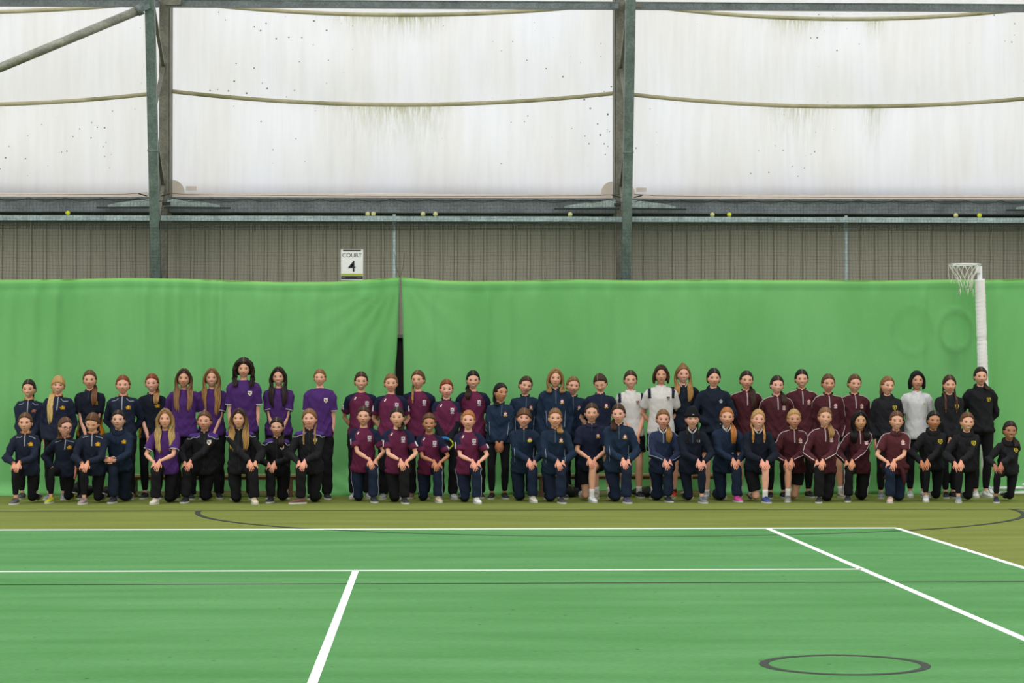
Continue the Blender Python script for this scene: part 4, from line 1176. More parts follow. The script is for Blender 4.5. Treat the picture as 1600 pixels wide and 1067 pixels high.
    if 'raglan' in o:
        rg = np.array(C(o['raglan']))
        xr = np.abs(P[:, 0] - hx * .5); tt = ts
        m1 = sm(xr - (.055 + (1 - tt) * .42) * H / 1.6, -.008, .008) * sm(tt, .60, .64)
        arm = (isarm != 0)
        mk = np.maximum(m1, 0)
        mk = np.where(arm & (ta > .50), 0, np.where(arm, 1, mk)) if not 'armdark' in o else np.where(arm & (ta > .35) & (ta < .8), 0, np.where(arm, 1, mk))
        c = c * (1 - mk[:, None]) + rg * mk[:, None]
        if 'armdark' in o:
            k = (arm & (ta >= .8))[:, None]; c = np.where(k, np.array(C(o['armdark'])), c)
    if 'yokecol' in o:
        k = sm(ts, .885, .905) * (np.abs(P[:, 0] - hx * .6) > .05) * (N[:, 2] > .1)
        k = np.clip(k, 0, 1)[:, None]; c = c * (1 - k) + np.array(C(o['yokecol'])) * k
    if 'shoulder' in o:
        k = (np.abs(np.abs(P[:, 0] - hx * .6) - (shw * 1.0)) < .022) & (ts > .72) & (ts < .97) & (P[:, 1] < .03 + neck.y)
        c = np.where(k[:, None], np.array(C(o['shoulder'])), c)
    if 'side' in o:
        k = (isarm == 0) & (np.abs(N[:, 0]) > .66) & (ts < .80); c = np.where(k[:, None], np.array(C(o['side'])), c)
        for s in (-1, 1):
            S, E, W = arms[s]; k = (isarm == s) & (ta > .5) & (N[:, 0] * s < -.2); c = np.where(k[:, None], np.array(C(o['side'])), c)
    if 'lining' in o:
        pass
    # folds: gather at elbows, waist and under the arms
    u = P[:, 0] * 1.0; w = P[:, 2]; v = P[:, 1]
    wr = np.sin(w * 46 + u * 22 * np.sin(w * 5 + ph) + ph) * .5 + np.sin(w * 27 - np.abs(u) * 38 + ph * 2) * .7 + np.sin(w * 80 + u * 55 + v * 30 + ph) * .22
    rid = (1 - np.abs(np.sin(w * 17 - np.abs(u) * 24 + 1.3 * np.sin(u * 11 + ph) + ph))) ** 2 * 1.5 + (1 - np.abs(np.sin(w * 13 + u * 21 + 1.1 * np.sin(w * 7 + ph) + ph * 2.3))) ** 2 * 1.1
    wr = wr * .75 + rid * (1.25 if long_ else .9)
    amp = .0035 + .004 * np.exp(-((ts - .12) / .22) ** 2) * (isarm == 0)
    for s in (-1, 1):
        de = np.linalg.norm(P - np.array(arms[s][1]), axis=1); amp = amp + .0035 * np.exp(-(de / .09) ** 2)
    amp = amp * (.45 if max(base) > .5 else 1)
    P = P + N * (wr * amp)[:, None]
    garment = finish(mg, P, c, o['kind'], M_cloth, root)
    me = garment.data; bvh = BVHTree.FromPolygons([tuple(p) for p in P.tolist()], [tuple(p.vertices) for p in me.polygons])
    # ---- details on the garment
    ncol = o.get('collar')
    fr = lambda t, x=0: spine(t) + Vector((x, -.3, 0))
    def collar_stand(col, col_in, h=.045, flare=.006):
        m = MB(); cN = neck + Vector((0, .004, -.004)); V = []; n = 22; 
        for i in range(n + 1):
            a = -math.pi / 2 + .20 + (2 * math.pi - .40) * i / n
            for k, (rr, zz) in enumerate(((.064, -.030), (.061, h * .5), (.064 + flare, h), (.057, h * .9), (.054, 0))):
                lift = .030 * (math.sin(a) + 1) / 2
                V.append((cN.x + rr * math.cos(a), cN.y + rr * .92 * math.sin(a), cN.z + zz * (.6 + .4 * (math.sin(a) + 1) / 2) + lift * .35 - .008))
        Fs = []
        ctop = C(col); cin = C(col_in)
        Fs = [(i * 5 + j, i * 5 + 5 + j, i * 5 + 6 + j, i * 5 + 1 + j) for i in range(n) for j in range(4)]
        Fs += [(4, 3, 2, 1, 0), tuple(n * 5 + j for j in range(5))]
        m.add(V, Fs); m.c = [(ctop if (i % 5) < 2 else cin) for i in range(len(V))]
        return m.build('collar', M_trim, garment)
    def collar_polo(col):
        m = MB(); m.col = C(col); cN = neck + Vector((0, .0, .0))
        n = 18; V = []
        for i in range(n + 1):
            a = -math.pi / 2 + .12 + (2 * math.pi - .24) * i / n; fwd = max(0, -math.sin(a))
            for (rr, zz) in ((.055, .022), (.062, .026), (.078 + .012 * fwd, -.016 - .02 * fwd), (.074, -.024 - .02 * fwd)):
                V.append((cN.x + rr * math.cos(a), cN.y + rr * .92 * math.sin(a) - .004 * fwd, cN.z + zz + .014 * (math.sin(a))))
        Fs = [(i * 4 + j, i * 4 + 4 + j, i * 4 + 4 + (j + 1) % 4, i * 4 + (j + 1) % 4) for i in range(n) for j in range(4)] + [(3, 2, 1, 0), tuple(n * 4 + j for j in range(4))]
        m.add(V, Fs); m.build('collar', M_trim, garment)
        strip(bvh, [fr(.97, neck.x * .95), fr(.80, neck.x * .8)], .010, col, 'placket', garment, 8, front=True)
    nx = neck.x
    if o['kind'] in ('quarter_zip_top', 'track_jacket', 'goalkeeper_shirt'): collar_stand(o['collar'], o.get('lining', o['collar']), .042)
    if o['kind'] == 'polo_shirt': collar_polo(o['collar'])
    if o['kind'] in ('tshirt', 'sweatshirt'):
        m = MB(); m.col = C(o.get('neck', o['base'])); m.torus(neck + Vector((0, -.004, -.016)), .060, .0085, 24, 6, Matrix.Rotation(math.radians(24), 3, 'X'), ry=.056); m.build('neckband', M_trim, garment)
    if o.get('inner'):
        m = MB(); m.col = C(o['inner']); cN = neck + Vector((0, -.012, .012))
        for s in (-1, 1): m.tube([cN + Vector((s * .048, -.005, .022)), cN + Vector((s * .050, -.040, -.004)), cN + Vector((s * .022, -.068, -.036)), cN + Vector((s * .006, -.070, -.050))], [(.006, .014), (.007, .016), (.007, .013), (.004, .004)], 8, rnd=True)
        m.build('shirt_collar', M_trim, garment)
    if o.get('zip'):
        z0 = .60 if o['kind'] != 'track_jacket' else -.05
        strip(bvh, [fr(1.0, nx), fr(z0 if z0 < 0 else .66, nx * .75)], .0085 if o['kind'] != 'track_jacket' else .005, o['zip'], 'zip', garment, 14, front=True)
    if o['kind'] == 'hoodie':
        for s in (-1, 1): 
            p = neck + Vector((s * .028, -.06, -.02)); h = bvh.ray_cast(Vector((p.x, -1.2, p.z - .11)), Vector((0, 1, 0)))
        m = MB(); m.col = tuple(x * .85 for x in C(o['hood'])); K_ = 26; pts = []; rr = []
        for i in range(K_ + 1):
            a = -math.pi / 2 + 2 * math.pi * i / K_; bk_ = (math.sin(a) + 1) / 2; w_ = abs(math.cos(a))
            pts.append(neck + Vector((.070 * math.cos(a), .072 * math.sin(a) + .004, -.052 + .080 * bk_ ** .8))); rr.append((.017 + .012 * bk_, .024 + .012 * bk_))
        m.tube(pts, rr, 10, up=(0, 0, 1)); m.ball(neck + Vector((0, .105, -.02)), (.075, .035, .075), 14, 10); m.build('hood', M_cloth, garment)
        for s in (-1, 1):
            m = MB(); m.col = tuple(x * .6 for x in C(o['hood'])); q = neck + Vector((s * .022, -.08, -.065)); h = bvh.ray_cast(Vector((q.x, -1.2, q.z - .10)), Vector((0, 1, 0)))
            e = (h[0] if h[0] is not None else q) + Vector((0, -.006, 0)); m.tube([q, q.lerp(e, .5) + Vector((0, -.006, 0)), e], [.0035] * 3, 6); m.build('drawstring', M_trim, garment)
        if not kneel:
            strip(bvh, [fr(.30, -.105), fr(.06, -.125)], .004, '#0c0d10', 'pocket_seam', garment, 8, front=True); strip(bvh, [fr(.30, .105), fr(.06, .125)], .004, '#0c0d10', 'pocket_seam', garment, 8, front=True)
    bz = spine(.72); bxx = nx * .7 + .078 * sf
    bad = sp.get('badge', o.get('badge'))
    if bad: emblem(bvh, bad, bxx, bz.z, M_trim, garment)
    if o.get('flash'): emblem(bvh, 'flash', nx * .8 - .072 * sf, spine(.86).z, M_trim, garment, 'logo_mark')
    if o.get('logo'): emblem(bvh, 'logo', bxx, spine(.35).z, M_trim, garment, 'logo_mark')
    for s in (-1, 1):
        S, E, W = arms[s]; out = Vector((s, -.55, .1)).normalized()
        if 'stripe' in o:
            e_ = W if long_ else S.lerp(E, .72)
            pts = [neck + Vector((s * .055, -.03, .06)), S + Vector((s * .0, -.035, .10)), S.lerp(E, .2) + Vector((s * .09, -.04, .04)), S.lerp(E, .7) + out * .09]
            if long_: pts += [E + out * .08, E.lerp(W, .5) + Vector((s * .6, -.7, .1)).normalized() * .07, E.lerp(W, .93) + Vector((s * .3, -.8, .1)).normalized() * .06]
            strip(bvh, pts, .0052, o['stripe'], 'sleeve_stripe', garment, 34)
        if 'lining' in o:
            q = E.lerp(W, .975); m = MB(); m.col = C(o['lining']); m.torus(q, .027 * sf, .0045, 16, 6, (W - E).normalized().to_track_quat('Z', 'Y').to_matrix()); m.build('cuff_edge', M_trim, garment)
        if 'yoke' in o: strip(bvh, [neck + Vector((s * .075, -.10, .0)), S + Vector((-s * .01, -.10, .03))], .0035, o['yoke'], 'shoulder_piping', garment, 8)
        if 'yokecol' in o: strip(bvh, [neck + Vector((s * .075, -.10, -.02)), S + Vector((s * .02, -.10, -.02)), S + Vector((s * .08, -.04, -.01))], .0035, '#c9c2d2', 'shoulder_piping', garment, 10)
        if 'sleevemark' in o:
            q = S.lerp(E, .42); strip(bvh, [q + Vector((s * .08, -.05, .03)), q + Vector((s * .08, -.05, -.05))], .013, '#d9d2d6', 'sleeve_mark', garment, 6)
        if 'edge' in o:
            q = S.lerp(E, .735); dd_ = (E - S).normalized(); m = MB(); m.col = C(o['edge'])
            M3 = dd_.to_track_quat('Z', 'Y').to_matrix(); m.torus(q, .0475 * sf + loose * .8 + .0045, .005, 20, 5, M3); m.build('sleeve_edge', M_trim, garment)
        if 'sidep' in o: strip(bvh, [spine(.50) + Vector((s * .13, -.3, 0)), spine(.12) + Vector((s * .115, -.3, 0))], .003, o['sidep'], 'side_piping', garment, 10, front=True)
    # ---- bottoms
    P = co(ml); N = nrm(ml); c = np.tile(np.array(C(bcol)), (len(P), 1)) * R_(.9, 1.1)
    a2 = .0015 if bt == 0 else .006
    P = P + N * ((np.sin(P[:, 2] * 42 + P[:, 0] * 30 + ph) + np.sin(P[:, 2] * 23 - P[:, 1] * 30 + ph * 1.7)) * .5 * a2)[:, None]
    P[:, 2] = np.maximum(P[:, 2], .002)
    low = finish(ml, P, c, bk, M_cloth, root)
    if sp.get('lstripe'):
        bl = BVHTree.FromPolygons([tuple(p) for p in P.tolist()], [tuple(p.vertices) for p in low.data.polygons])
        for (s, hip, kn, ank, ty) in legs:
            o1 = Vector((s * .15, -.06, 0))
            strip(bl, [hip + o1, kn + o1, ank + o1 * .6], .005, sp['lstripe'], 'side_stripe', low, 20)
    # ---- feet
    sc = shoe_mat(sp['shoe']); so = M_sole_w if sp.get('sole', 1) else M_sole_d
    for (s, hip, kn, ank, ty) in legs:
        bare = bt in (2, 3)
        if bare or sp.get('sock'):
            m = MB(); m.col = C(sp.get('sock', '#dad8d2')); tdir = (kn - ank).normalized()
            hgt = .10 if not sp.get('socklow') else .06
            m.tube([ank - tdir * .02, ank + tdir * .02, ank + tdir * hgt * .6, ank + tdir * hgt], [.037, .0365 * sf, .036 * sf, .0385 * sf], 14); m.build('sock', M_trim, root)
        u = link('shoe', SHOE_U, shoe_mat('#888888'), root); over(u, sc)
        q = link('sole', SHOE_S, so, u); over(q, so)
        k = .98 * sf ** .5
        if ty == 'down':
            u.rotation_euler = (math.radians(180 - 8), 0, math.radians(-s * 8)); u.location = (ank.x, ank.y + .03, .105); u.scale = (k, k, k)
            u.rotation_euler = (math.radians(172), 0, 0)
        else:
            u.location = (ank.x, ank.y - .015, 0); u.rotation_euler = (0, 0, math.radians(s * sp.get('toe', 12)))
            u.scale = (k, k, k)
    # ---- hair
    st = sp['style']; hcol = C(sp['hair']); tip = C(sp.get('tip', sp['hair'])); rt = tuple(x * .9 for x in hcol)
    HPc, hc2 = hair_cap(sp)
    hm = MB(); hm.v = [tuple(v) for v in hp(HPc).tolist()]; hm.f = list(CF); hm.c = [tuple(v) for v in hc2.tolist()]; hm.col = hcol
    def hl(p): v = hp(np.array([p]))[0]; return Vector(v)
    tb = lambda x, z: Vector((x, (spine(max(0, min(1, (z - sp0.z) / (sp1.z - sp0.z)))).y) - (.078 * H * (.6 + .4 * fat) + .018) * (1 - 4.5 * max(0, abs(x) - .07) ** 1.2) + .02, z))
    def chest(x, drop): return tb(nx + x, neck.z - drop)
    if st != 'beanie' or True:
        if st == 'beanie':
            hm.f = hm.f  # close hair under the hat
    if st in ('long', 'curly', 'bob', 'half'):
        ln = sp.get('len', .30); wv = sp.get('wave', .003); K = 9 if st != 'bob' else 8
        for s in (-1, 1):
            if st == 'half' and s == -1: ln_s = ln * .55
            else: ln_s = ln
            for k in range(K):
                f = k / (K - 1); jx = R_(-.006, .006)
                y0 = -.045 + f * .085
                a = hl((s * .006 + sp.get('part', 0) * .015, -.060 + f * .11, .108 - f * .004))
                b1 = hl((s * (.054 - .006 * (1 - f)), -.072 + f * .095, .070)); b2 = hl((s * (.083), -.052 + f * .085, .005)); b3 = hl((s * (.085 + jx), -.045 + f * .08, -.06))
                if st == 'half' : a = hl((s * .06, -.01 + f * .05, .06)); b1 = hl((s * .072, .0 + f * .04, .03)); b2 = hl((s * .082, .01 + f * .03, -.015)); b3 = hl((s * .088, .0 + f * .02, -.07))
                if st == 'bob':
                    e1 = hl((s * (.080 + jx), -.035 + f * .085, -.09 - R_(0, .015)))
                    pts = [a, b1, b2, b3, e1]
                elif st == 'curly':
                    e1 = Vector((hc.x + s * (.10 + .035 * f + jx), neck.y - .04 + .07 * f, neck.z + .02)); e2 = chest(s * (.085 + .05 * f), ln * .75 * R_(.85, 1.05)); e2.y += .03 * f
                    pts = [a, b1 + Vector((s * .02, 0, .01)), b2 + Vector((s * .022, 0, 0)), b3 + Vector((s * .02, 0, 0)), e1, e2]
                else:
                    L1 = ln_s * R_(.88, 1.04) * (1 - .15 * f); xo = .066 + .050 * f + jx
                    pts = [a, b1, b2, b3, chest(s * xo * .95, .01) + Vector((0, .035 + .02 * f, 0)), chest(s * xo, L1 * .45) + Vector((0, .010 * f, 0)), chest(s * (xo * .92), L1) + Vector((0, .008 * f, 0))]
                lock(hm, pts, (.0155 if st != 'curly' else .019) * R_(.85, 1.15), rt, tip, 6, .6, wv if st != 'curly' else .010, 26 if st != 'curly' else 55, k * 1.9 + s)
    hname = 'hair'
    hobj = hm.build('hair', M_hair, root)
    if st == 'half' or sp.get('topknot'):
        m = MB(); m.col = hcol; m.ball(hl((0, .02, .120)), (.030, .026, .018), 10, 8); m.tube([hl((0, .03, .12)), hl((.0, .06, .125)), hl((0, .085, .09))], [.014, .017, .008], 8, rnd=True); m.build('topknot', M_hair, hobj)
    if st == 'bun':
        m = MB(); m.col = hcol; m.ball(hl((0, .105, .03)), (.036, .028, .034), 12, 8); m.build('bun', M_hair, hobj)
    tail = sp.get('tail')
    if tail:
        sx, ln = tail; m = MB(); m.col = hcol
        for k in range(7):
            j = (k - 3) * .0085; w_ = R_(-.004, .004)
            if sx == 0: pts = [hl((j * .4, .088, .03)), hl((j, .125, .02)), hl((j, .13, -.05)), hl((j * 1.5, .11, -.11))]
            else:
                s = 1 if sx > 0 else -1; ax = abs(sx)
                pts = [hl((j * .3, .090, .0)), hl((s * .035 + j * .4, .085, -.045)), Vector((hc.x + s * .062 + j, neck.y + .035 + w_, neck.z + .035)), Vector((nx + s * (ax * .85) + j, neck.y - .045, neck.z + .012)), chest(s * ax + j * 1.2, ln * .45) + Vector((0, w_ - .008, 0)), chest(s * ax * .95 + j * .8, ln * R_(.88, 1.05)) + Vector((0, w_ - .004, 0))]
            lock(m, pts, .0125, rt, tip, 6, .75, .003, 30, k)
        m.build('ponytail', M_hair, hobj)
        if sp.get('tie'): t_ = MB(); t_.col = C(sp['tie']); t_.ball(hl((.055, .075, -.02)), (.014, .014, .018), 8, 6); t_.build('hair_tie', M_trim, hobj)
    br_ = sp.get('braid')
    if br_:
        for s in ((-1, 1) if br_[0] == 0 else (br_[0],)):
            ln = br_[1]; m = MB(); P3 = [hl((s * .062, .045, -.03)), hl((s * .070, .030, -.075)), Vector((nx + s * .070, neck.y - .035, neck.z + .02)), chest(s * .072, .05), chest(s * .074, ln * .6), chest(s * .072, ln)]
            dd_ = []
            for i in range(len(P3) - 1):
                for q in range(4): dd_.append(P3[i].lerp(P3[i + 1], q / 4))
            dd_.append(P3[-1]); K = len(dd_)
            for st_ in range(3):
                pts = []; 
                for i, p in enumerate(dd_):
                    a = i * 1.15 + st_ * 2.094; pts.append(p + Vector((math.sin(a) * .008, -abs(math.cos(a)) * .006 - .004, 0)))
                o_ = len(m.v); m.tube(pts, [br_[2] * .62] * (K - 1) + [.002], 6)
                for i in range(K):
                    t = i / (K - 1)
                    for j in range(6): m.c[o_ + i * 6 + j] = tuple(rt[q] + (tip[q] - rt[q]) * t for q in range(3))
            m.col = tip; m.ball(dd_[-1] + Vector((0, -.004, -.012)), (.009, .008, .018), 8, 6)
            m.build('braid', M_hair, hobj)
    if st == 'beanie':
        base = skull(CG, sp['fw'], .017); x, y, z = base[:, 0], base[:, 1], base[:, 2]
        lowz = .026 + .0 * x; k = sm(z - lowz + .55 * y * .3, -.002, .002)
        Pn = skull(CG, sp['fw'], -.004); Pn = Pn + (base - Pn) * k[:, None]; Pn[:, 2] += .026 * sm(z, .05, .12)
        rib = np.sin(np.arctan2(x, -y) * 30) * .0012 * k; Pn[:, :2] *= (1 + rib / .08)[:, None]
        raw(hp(Pn), CF, np.tile(np.array(C('#15151a')), (len(Pn), 1)), 'beanie', M_cloth, root)
        bn = MB(); bn.col = C('#15151a'); pts = []
        for i in range(33):
            a = 2 * math.pi * i / 32; pts.append(hl((.0860 * sp['fw'] * math.sin(a), -.106 * math.cos(a) + .004, .044 - .008 * math.cos(a) * 0)))
        bn.tube(pts, [(.005, .022)] * 33, 6, up=(0, 0, 1)); bt_ = bn.build('turned_brim', M_cloth, root)
        lb = MB(); lb.col = C('#b9b6b0'); q = hl((0, -.108, .052)); lb.box(q.x - .012, q.x + .012, q.y - .006, q.y + .002, q.z - .006, q.z + .006); lb.build('brim_label', M_trim, bt_)
    if sp.get('glasses'):
        m = MB(); m.col = C('#1d1a1a')
        for s in (-1, 1):
            m.torus((s * .031, -.100, .0), .0215, .0022, 16, 5, Matrix.Rotation(math.pi / 2, 3, 'X'), ry=.016)
            m.tube([(s * .052, -.098, .004), (s * .076, -.05, .006), (s * .077, .005, .004)], [.002] * 3, 5)
        m.tube([(-.01, -.101, .003), (.01, -.101, .003)], [.002] * 2, 5)
        m.v = [tuple(v) for v in hp(np.array([list(v) for v in m.v])).tolist()]; m.build('glasses', M_trim, root)
    if sp.get('wrist'):
        s, col = sp['wrist']; S, E, W = arms[s]; m = MB(); m.col = C(col); dd_ = (W - E).normalized()
        m.torus(E.lerp(W, .93), .0235 * sf, .005, 16, 6, dd_.to_track_quat('Z', 'Y').to_matrix()); m.build('wristband', M_trim, root)
    if sp.get('necklace'):
        m = MB(); m.col = C('#c8c4bc'); p = neck + Vector((0, -.078, -.055)); m.ball(p, (.006, .004, .008), 8, 6); m.tube([neck + Vector((-.035, -.045, .01)), p, neck + Vector((.035, -.045, .01))], [.0015] * 3, 4); m.build('necklace', M_trim, root)
    if sp.get('tied_jacket'):      # maroon top knotted round the waist, sleeves hanging
        m = MB(); m.col = C('#4c2228'); w = pel + Vector((0, -.01, .02))
        pts = [w + Vector((.115 * H * math.cos(a), .10 * H * math.sin(a), .01 * math.sin(3 * a))) for a in [2 * math.pi * i / 24 for i in range(25)]]
        m.tube(pts, [(.022, .030)] * 25, 8); k = w + Vector((.03, -.105 * H, 0))
        m.tube([k, k + Vector((.03, -.02, -.04)), k + Vector((.05, -.015, -.14)), k + Vector((.06, .0, -.21))], [.022, .028, .030, .022], 10, rnd=True)
        m.tube([k, k + Vector((-.07, -.02, -.03)), k + Vector((-.16, -.06, -.09)), k + Vector((-.20, -.07, -.14))], [.022, .028, .030, .020], 10, rnd=True)
        m.build('tied_jacket', M_cloth, root)
    return root

# ------------------------------------------------------------------ the cast, read off the photograph
FAIR, MID, TAN, BRN, PINK = '#dba98c', '#cf9c7e', '#bf8a66', '#a8785a', '#e0ab94'
DK, DB, MB_, LB, BL, GI, RE, BK, DBL = '#2a1d18', '#3d281c', '#5b3c28', '#7a5736', '#b08a55', '#a8693a', '#7a3a20', '#161314', '#8f6c44'
def B(x, top, out, bot, style, hair, arms, face, shoe, lab, **k):
    person(dict(row='B', x=x, top=top, out=out, bot=bot, style=style, hair=hair, arms=arms, face=face, shoe=shoe, lab=lab, **{**dict(skin=FAIR, fw=1.0, smile=1, eyes='open'), **k}))
def K(x, top, out, bot, style, hair, arms, face, shoe, up, foot, knee, lab, **k):
    person(dict(row='F', x=x, top=top, out=out, bot=bot, style=style, hair=hair, arms=arms, face=face, shoe=shoe, up=up, foot=foot, knee=knee, lab=lab, **{**dict(skin=FAIR, fw=1.0, smile=1, eyes='open'), **k}))

# back row, left to right
B(45.7, 592, 'QN', 'LK', 'tied', DK, 'front', (-3, 2, 0), '#5b5652', 'person standing at far left end of back row, navy quarter-zip with orange-lined collar', smile=2, tail=(0, 0), badge='birdp')
B(91.4, 586, 'QN', 'LK', 'tied', BL, 'side', (8, 0, 4), '#8d9092', 'person standing second from left, navy quarter-zip, one hand hanging from an orange cuff', smile=2, fringe=1, tail=(-.085, .36), tip='#d8b878', lean=.02)
B(140.6, 577.5, 'PO', 'TK', 'tied', MB_, 'front', (4, 2, 0), '#2a2a2e', 'tall person standing, black polo with orange side panels, behind kneeler looking down', tail=(.075, .20), tip='#7a5236', lean=-.01)
B(192.6, 585.6, 'QN', 'TK', 'tied', RE, 'back', (4, 0, 0), '#76808a', 'person standing in navy quarter-zip between the two black polo shirts', fw=1.06, fat=1.05, tail=(0, 0))
B(237.9, 583, 'PO', 'LK', 'tied', RE, 'front', (-2, 2, 0), '#1b1b1e', 'person standing, black polo with orange side panels, beside the purple shirts', smile=2, tail=(.07, .13), tip=BL, skin=PINK)
B(287.5, 575.3, 'TP', 'TK', 'long', DB, 'back', (3, 0, 2), '#1f1f23', 'leftmost of the five standing in purple T-shirts', len=.30, tip='#9a7048', skin=MID)
B(331.3, 574.6, 'TP', 'TK', 'long', LB, 'front', (2, 0, 0), '#1c1c20', 'second from left standing in a purple T-shirt, white sleeve edges', len=.37, tip='#a87c46', smile=2)
B(381, 560, 'TP', 'TK', 'curly', DK, 'side', (3, 3, 0), '#222226', 'tallest person, standing in a purple T-shirt at the centre of the purple group', len=.13, wrist=(1, '#b06a6a'))
B(435.5, 572.7, 'TP', 'LK', 'long', DK, 'front', (-3, 3, 0), '#1e1e22', 'fourth standing in a purple T-shirt, both arms straight down in front', len=.27, smile=2, wrist=(1, '#2a2a2e'))
B(500, 575.8, 'TP', 'TK', 'tied', LB, 'side', (-3, 0, 0), '#1c1c20', 'rightmost standing in a purple T-shirt, white crest on chest, green gap to the right', smile=0, hs=1.0)
B(564.4, 580, 'TM', 'TN', 'tied', DB, 'back', (4, 2, 0), '#b9b6b0', 'leftmost standing in a maroon and navy T-shirt, hands behind back', smile=2, bcol='#17171c')
B(610.8, 582.8, 'TM', 'TK', 'tied', LB, 'back', (2, 2, 0), '#9a9a98', 'person standing, maroon and navy T-shirt, in front of the gap between the curtains')
B(653.4, 577.7, 'TM', 'TK', 'tied', MB_, 'back', (-16, 0, 0), '#8a6a5a', 'third standing in a maroon T-shirt, looking towards the left', smile=0, braid=(-1, .13, .016), tip=BL)
B(697.5, 592, 'TG', 'TK', 'tied', RE, 'front', (4, 2, 2), '#b4b4b8', 'goalkeeper standing in maroon top with long dark sleeves and blue and lime gloves', skin=PINK, tail=(0, 0))
B(739, 578, 'TM', 'TK', 'tied', BK, 'back', (2, 4, 0), '#2c2a2a', 'rightmost standing in a maroon and navy T-shirt, beside the navy team', smile=2, tail=(-.07, .11), tip=DB)
B(782, 597.6, 'QB', 'LK', 'tied', BK, 'front', (26, 0, 2), '#1a1a1c', 'short person standing in navy quarter-zip and leggings, head turned right, black trainers', skin=TAN, smile=0, tail=(-.055, .02), lean=.03)
B(820.9, 586.8, 'QB', 'TK', 'tied', DB, 'side', (10, 3, 12), '#202024', 'person standing in dark quarter-zip with head tilted, behind leftmost navy kneeler', dd=.22, lean=.02, bcol='#141a26')
B(867.7, 575, 'QB', 'TN', 'long', DBL, 'side', (0, 0, 3), '#202024', 'tallest person of the navy team, standing in a blue-navy quarter-zip', len=.05, smile=0, bcol='#141a26', shw=1.05)
B(895, 587.5, 'QB', 'TN', 'tied', LB, 'side', (8, 0, 5), '#d0cfcb', 'person standing half hidden behind the right arm of the tallest navy team member', dd=.26, smile=1, bcol='#141a26')
B(938, 582.8, 'PN', 'SN', 'tied', DB, 'back', (-12, 24, -6), '#b5ad98', 'person standing in a navy polo shirt, head bowed, bare lower legs with white socks', eyes='shut', part=-.6, smile=1, lean=.02, badge='crestr', fx=.06)
B(985, 578, 'PW', 'SK', 'tied', DB, 'front', (-2, 2, 0), '#1e2024', 'person standing in white polo and dark shorts, hands clasped, left of two navy-shouldered polos', smile=2, stance=.062, lean=-.01, hx=.05)
B(1032.7, 570, 'PW', 'SN', 'bob', DB, 'back', (-4, -2, 0), '#8e7f4e', 'taller person standing in white polo with navy shoulder patches', smile=0, bob=1, skin=MID, part=.8)
B(1067, 568.7, 'SN', 'SK', 'half', LB, 'back', (2, 2, 0), '#d8452c', 'person standing in dark sweatshirt behind the one in the beanie, orange-red trainers', smile=2, len=.24, tip='#b98a4e', skin=PINK, fx=-.03, sock='#26262a', socklow=1)
B(1114.7, 574.6, 'HB', 'SN', 'bun', BK, 'pocket', (2, 2, 2), '#b8b8bc', 'person standing in navy hoodie, hands in pocket, bare legs and pale trainers', smile=1, socklow=1)
B(1165.8, 578.6, 'QM', 'SK', 'tied', DK, 'back', (2, 0, 3), '#1b1b1e', 'leftmost standing in a maroon quarter-zip, grey zip, shorts and white socks', tail=(.085, .26), tip=DB)
B(1213.6, 586, 'QM', 'LK', 'tied', DK, 'back', (3, 2, 3), '#1b1b1e', 'second from left standing in a maroon quarter-zip, right of the one in shorts', skin=PINK, smile=2, tail=(.085, .12), tip=DB)
B(1252, 576.5, 'QM', 'LK', 'tied', BK, 'back', (-3, 2, 0), '#1b1b1e', 'tallest person standing in a maroon quarter-zip, third from the left of them', smile=2, shw=1.05)
B(1293.7, 583.5, 'QM', 'SK', 'tied', MB_, 'side', (2, 2, 0), '#b5a890', 'fourth standing in maroon quarter-zip, bare legs showing, arms at sides', skin=MID, dd=.12, fx=.08)
B(1334.7, 584, 'QM', 'TK', 'tied', MB_, 'side', (5, 2, 4), '#2a2a2c', 'rightmost standing in a maroon striped-sleeve quarter-zip, beside the black hoodie', smile=2, lstripe='#c9c4c0')
B(1386, 587, 'HK', 'LK', 'tied', LB, 'side', (14, 0, 4), '#7c8286', 'person standing in a black hoodie left of the plain white polo', smile=1, tail=(0, 0))
B(1432, 579.3, 'PL', 'LK', 'bob', BK, 'side', (0, -3, 0), '#d2d1cd', 'person standing in a plain loose white polo, black leggings', skin=MID, fw=1.04, smile=1, hem=-.16)
B(1482.8, 585, 'HK', 'LK', 'braids', DB, 'front', (-2, 4, 0), '#1b1b1e', 'person standing in a black hoodie with hands clasped in front, bare ankles, black trainers', braid=(0, .20, .012), tip='#6b4330', stance=.03)
B(1531.6, 572.7, 'HK', 'LK', 'tied', DK, 'back', (-2, 0, 0), '#dcdad4', 'tall person standing in a black hoodie in front of the goal post, white trainers', tail=(.08, .03), tip=DB, stance=.04, smile=1)

# front row, left to right
K(42, 643.7, 'QN', 'LK', 'tied', MB_, 'knee', (0, 2, 0), '#5d5658', -1, 24, 49, 'person kneeling at far left, navy quarter-zip, hands on raised knee, elbows wide', lean=.0, smile=0)
K(104, 650.8, 'QN', 'LK', 'tied', MB_, 'down', (30, 6, 2), '#b9b92c', -1, 79, 105, 'person kneeling, second from left, glasses, looking right, yellow and black shoe', glasses=1, skin=PINK, tail=(-.06, .0), smile=0, lean=.02)
K(146.5, 643.7, 'QN', 'LK', 'tied', MB_, 'knee', (-6, 24, 8), '#9a8880', -1, 131, 152, 'person kneeling in navy quarter-zip, smiling down at the floor', eyes='shut', smile=2, part=-.3)
K(186.8, 639.8, 'HN', 'TN', 'tied', DK, 'chest', (0, -4, 0), '#2c2c30', -1, 177, 193, 'person kneeling in plain navy hoodie, fingers interlaced above the knee', skin='#d6ab92', smile=0, bcol='#17202f', hx=-.07)
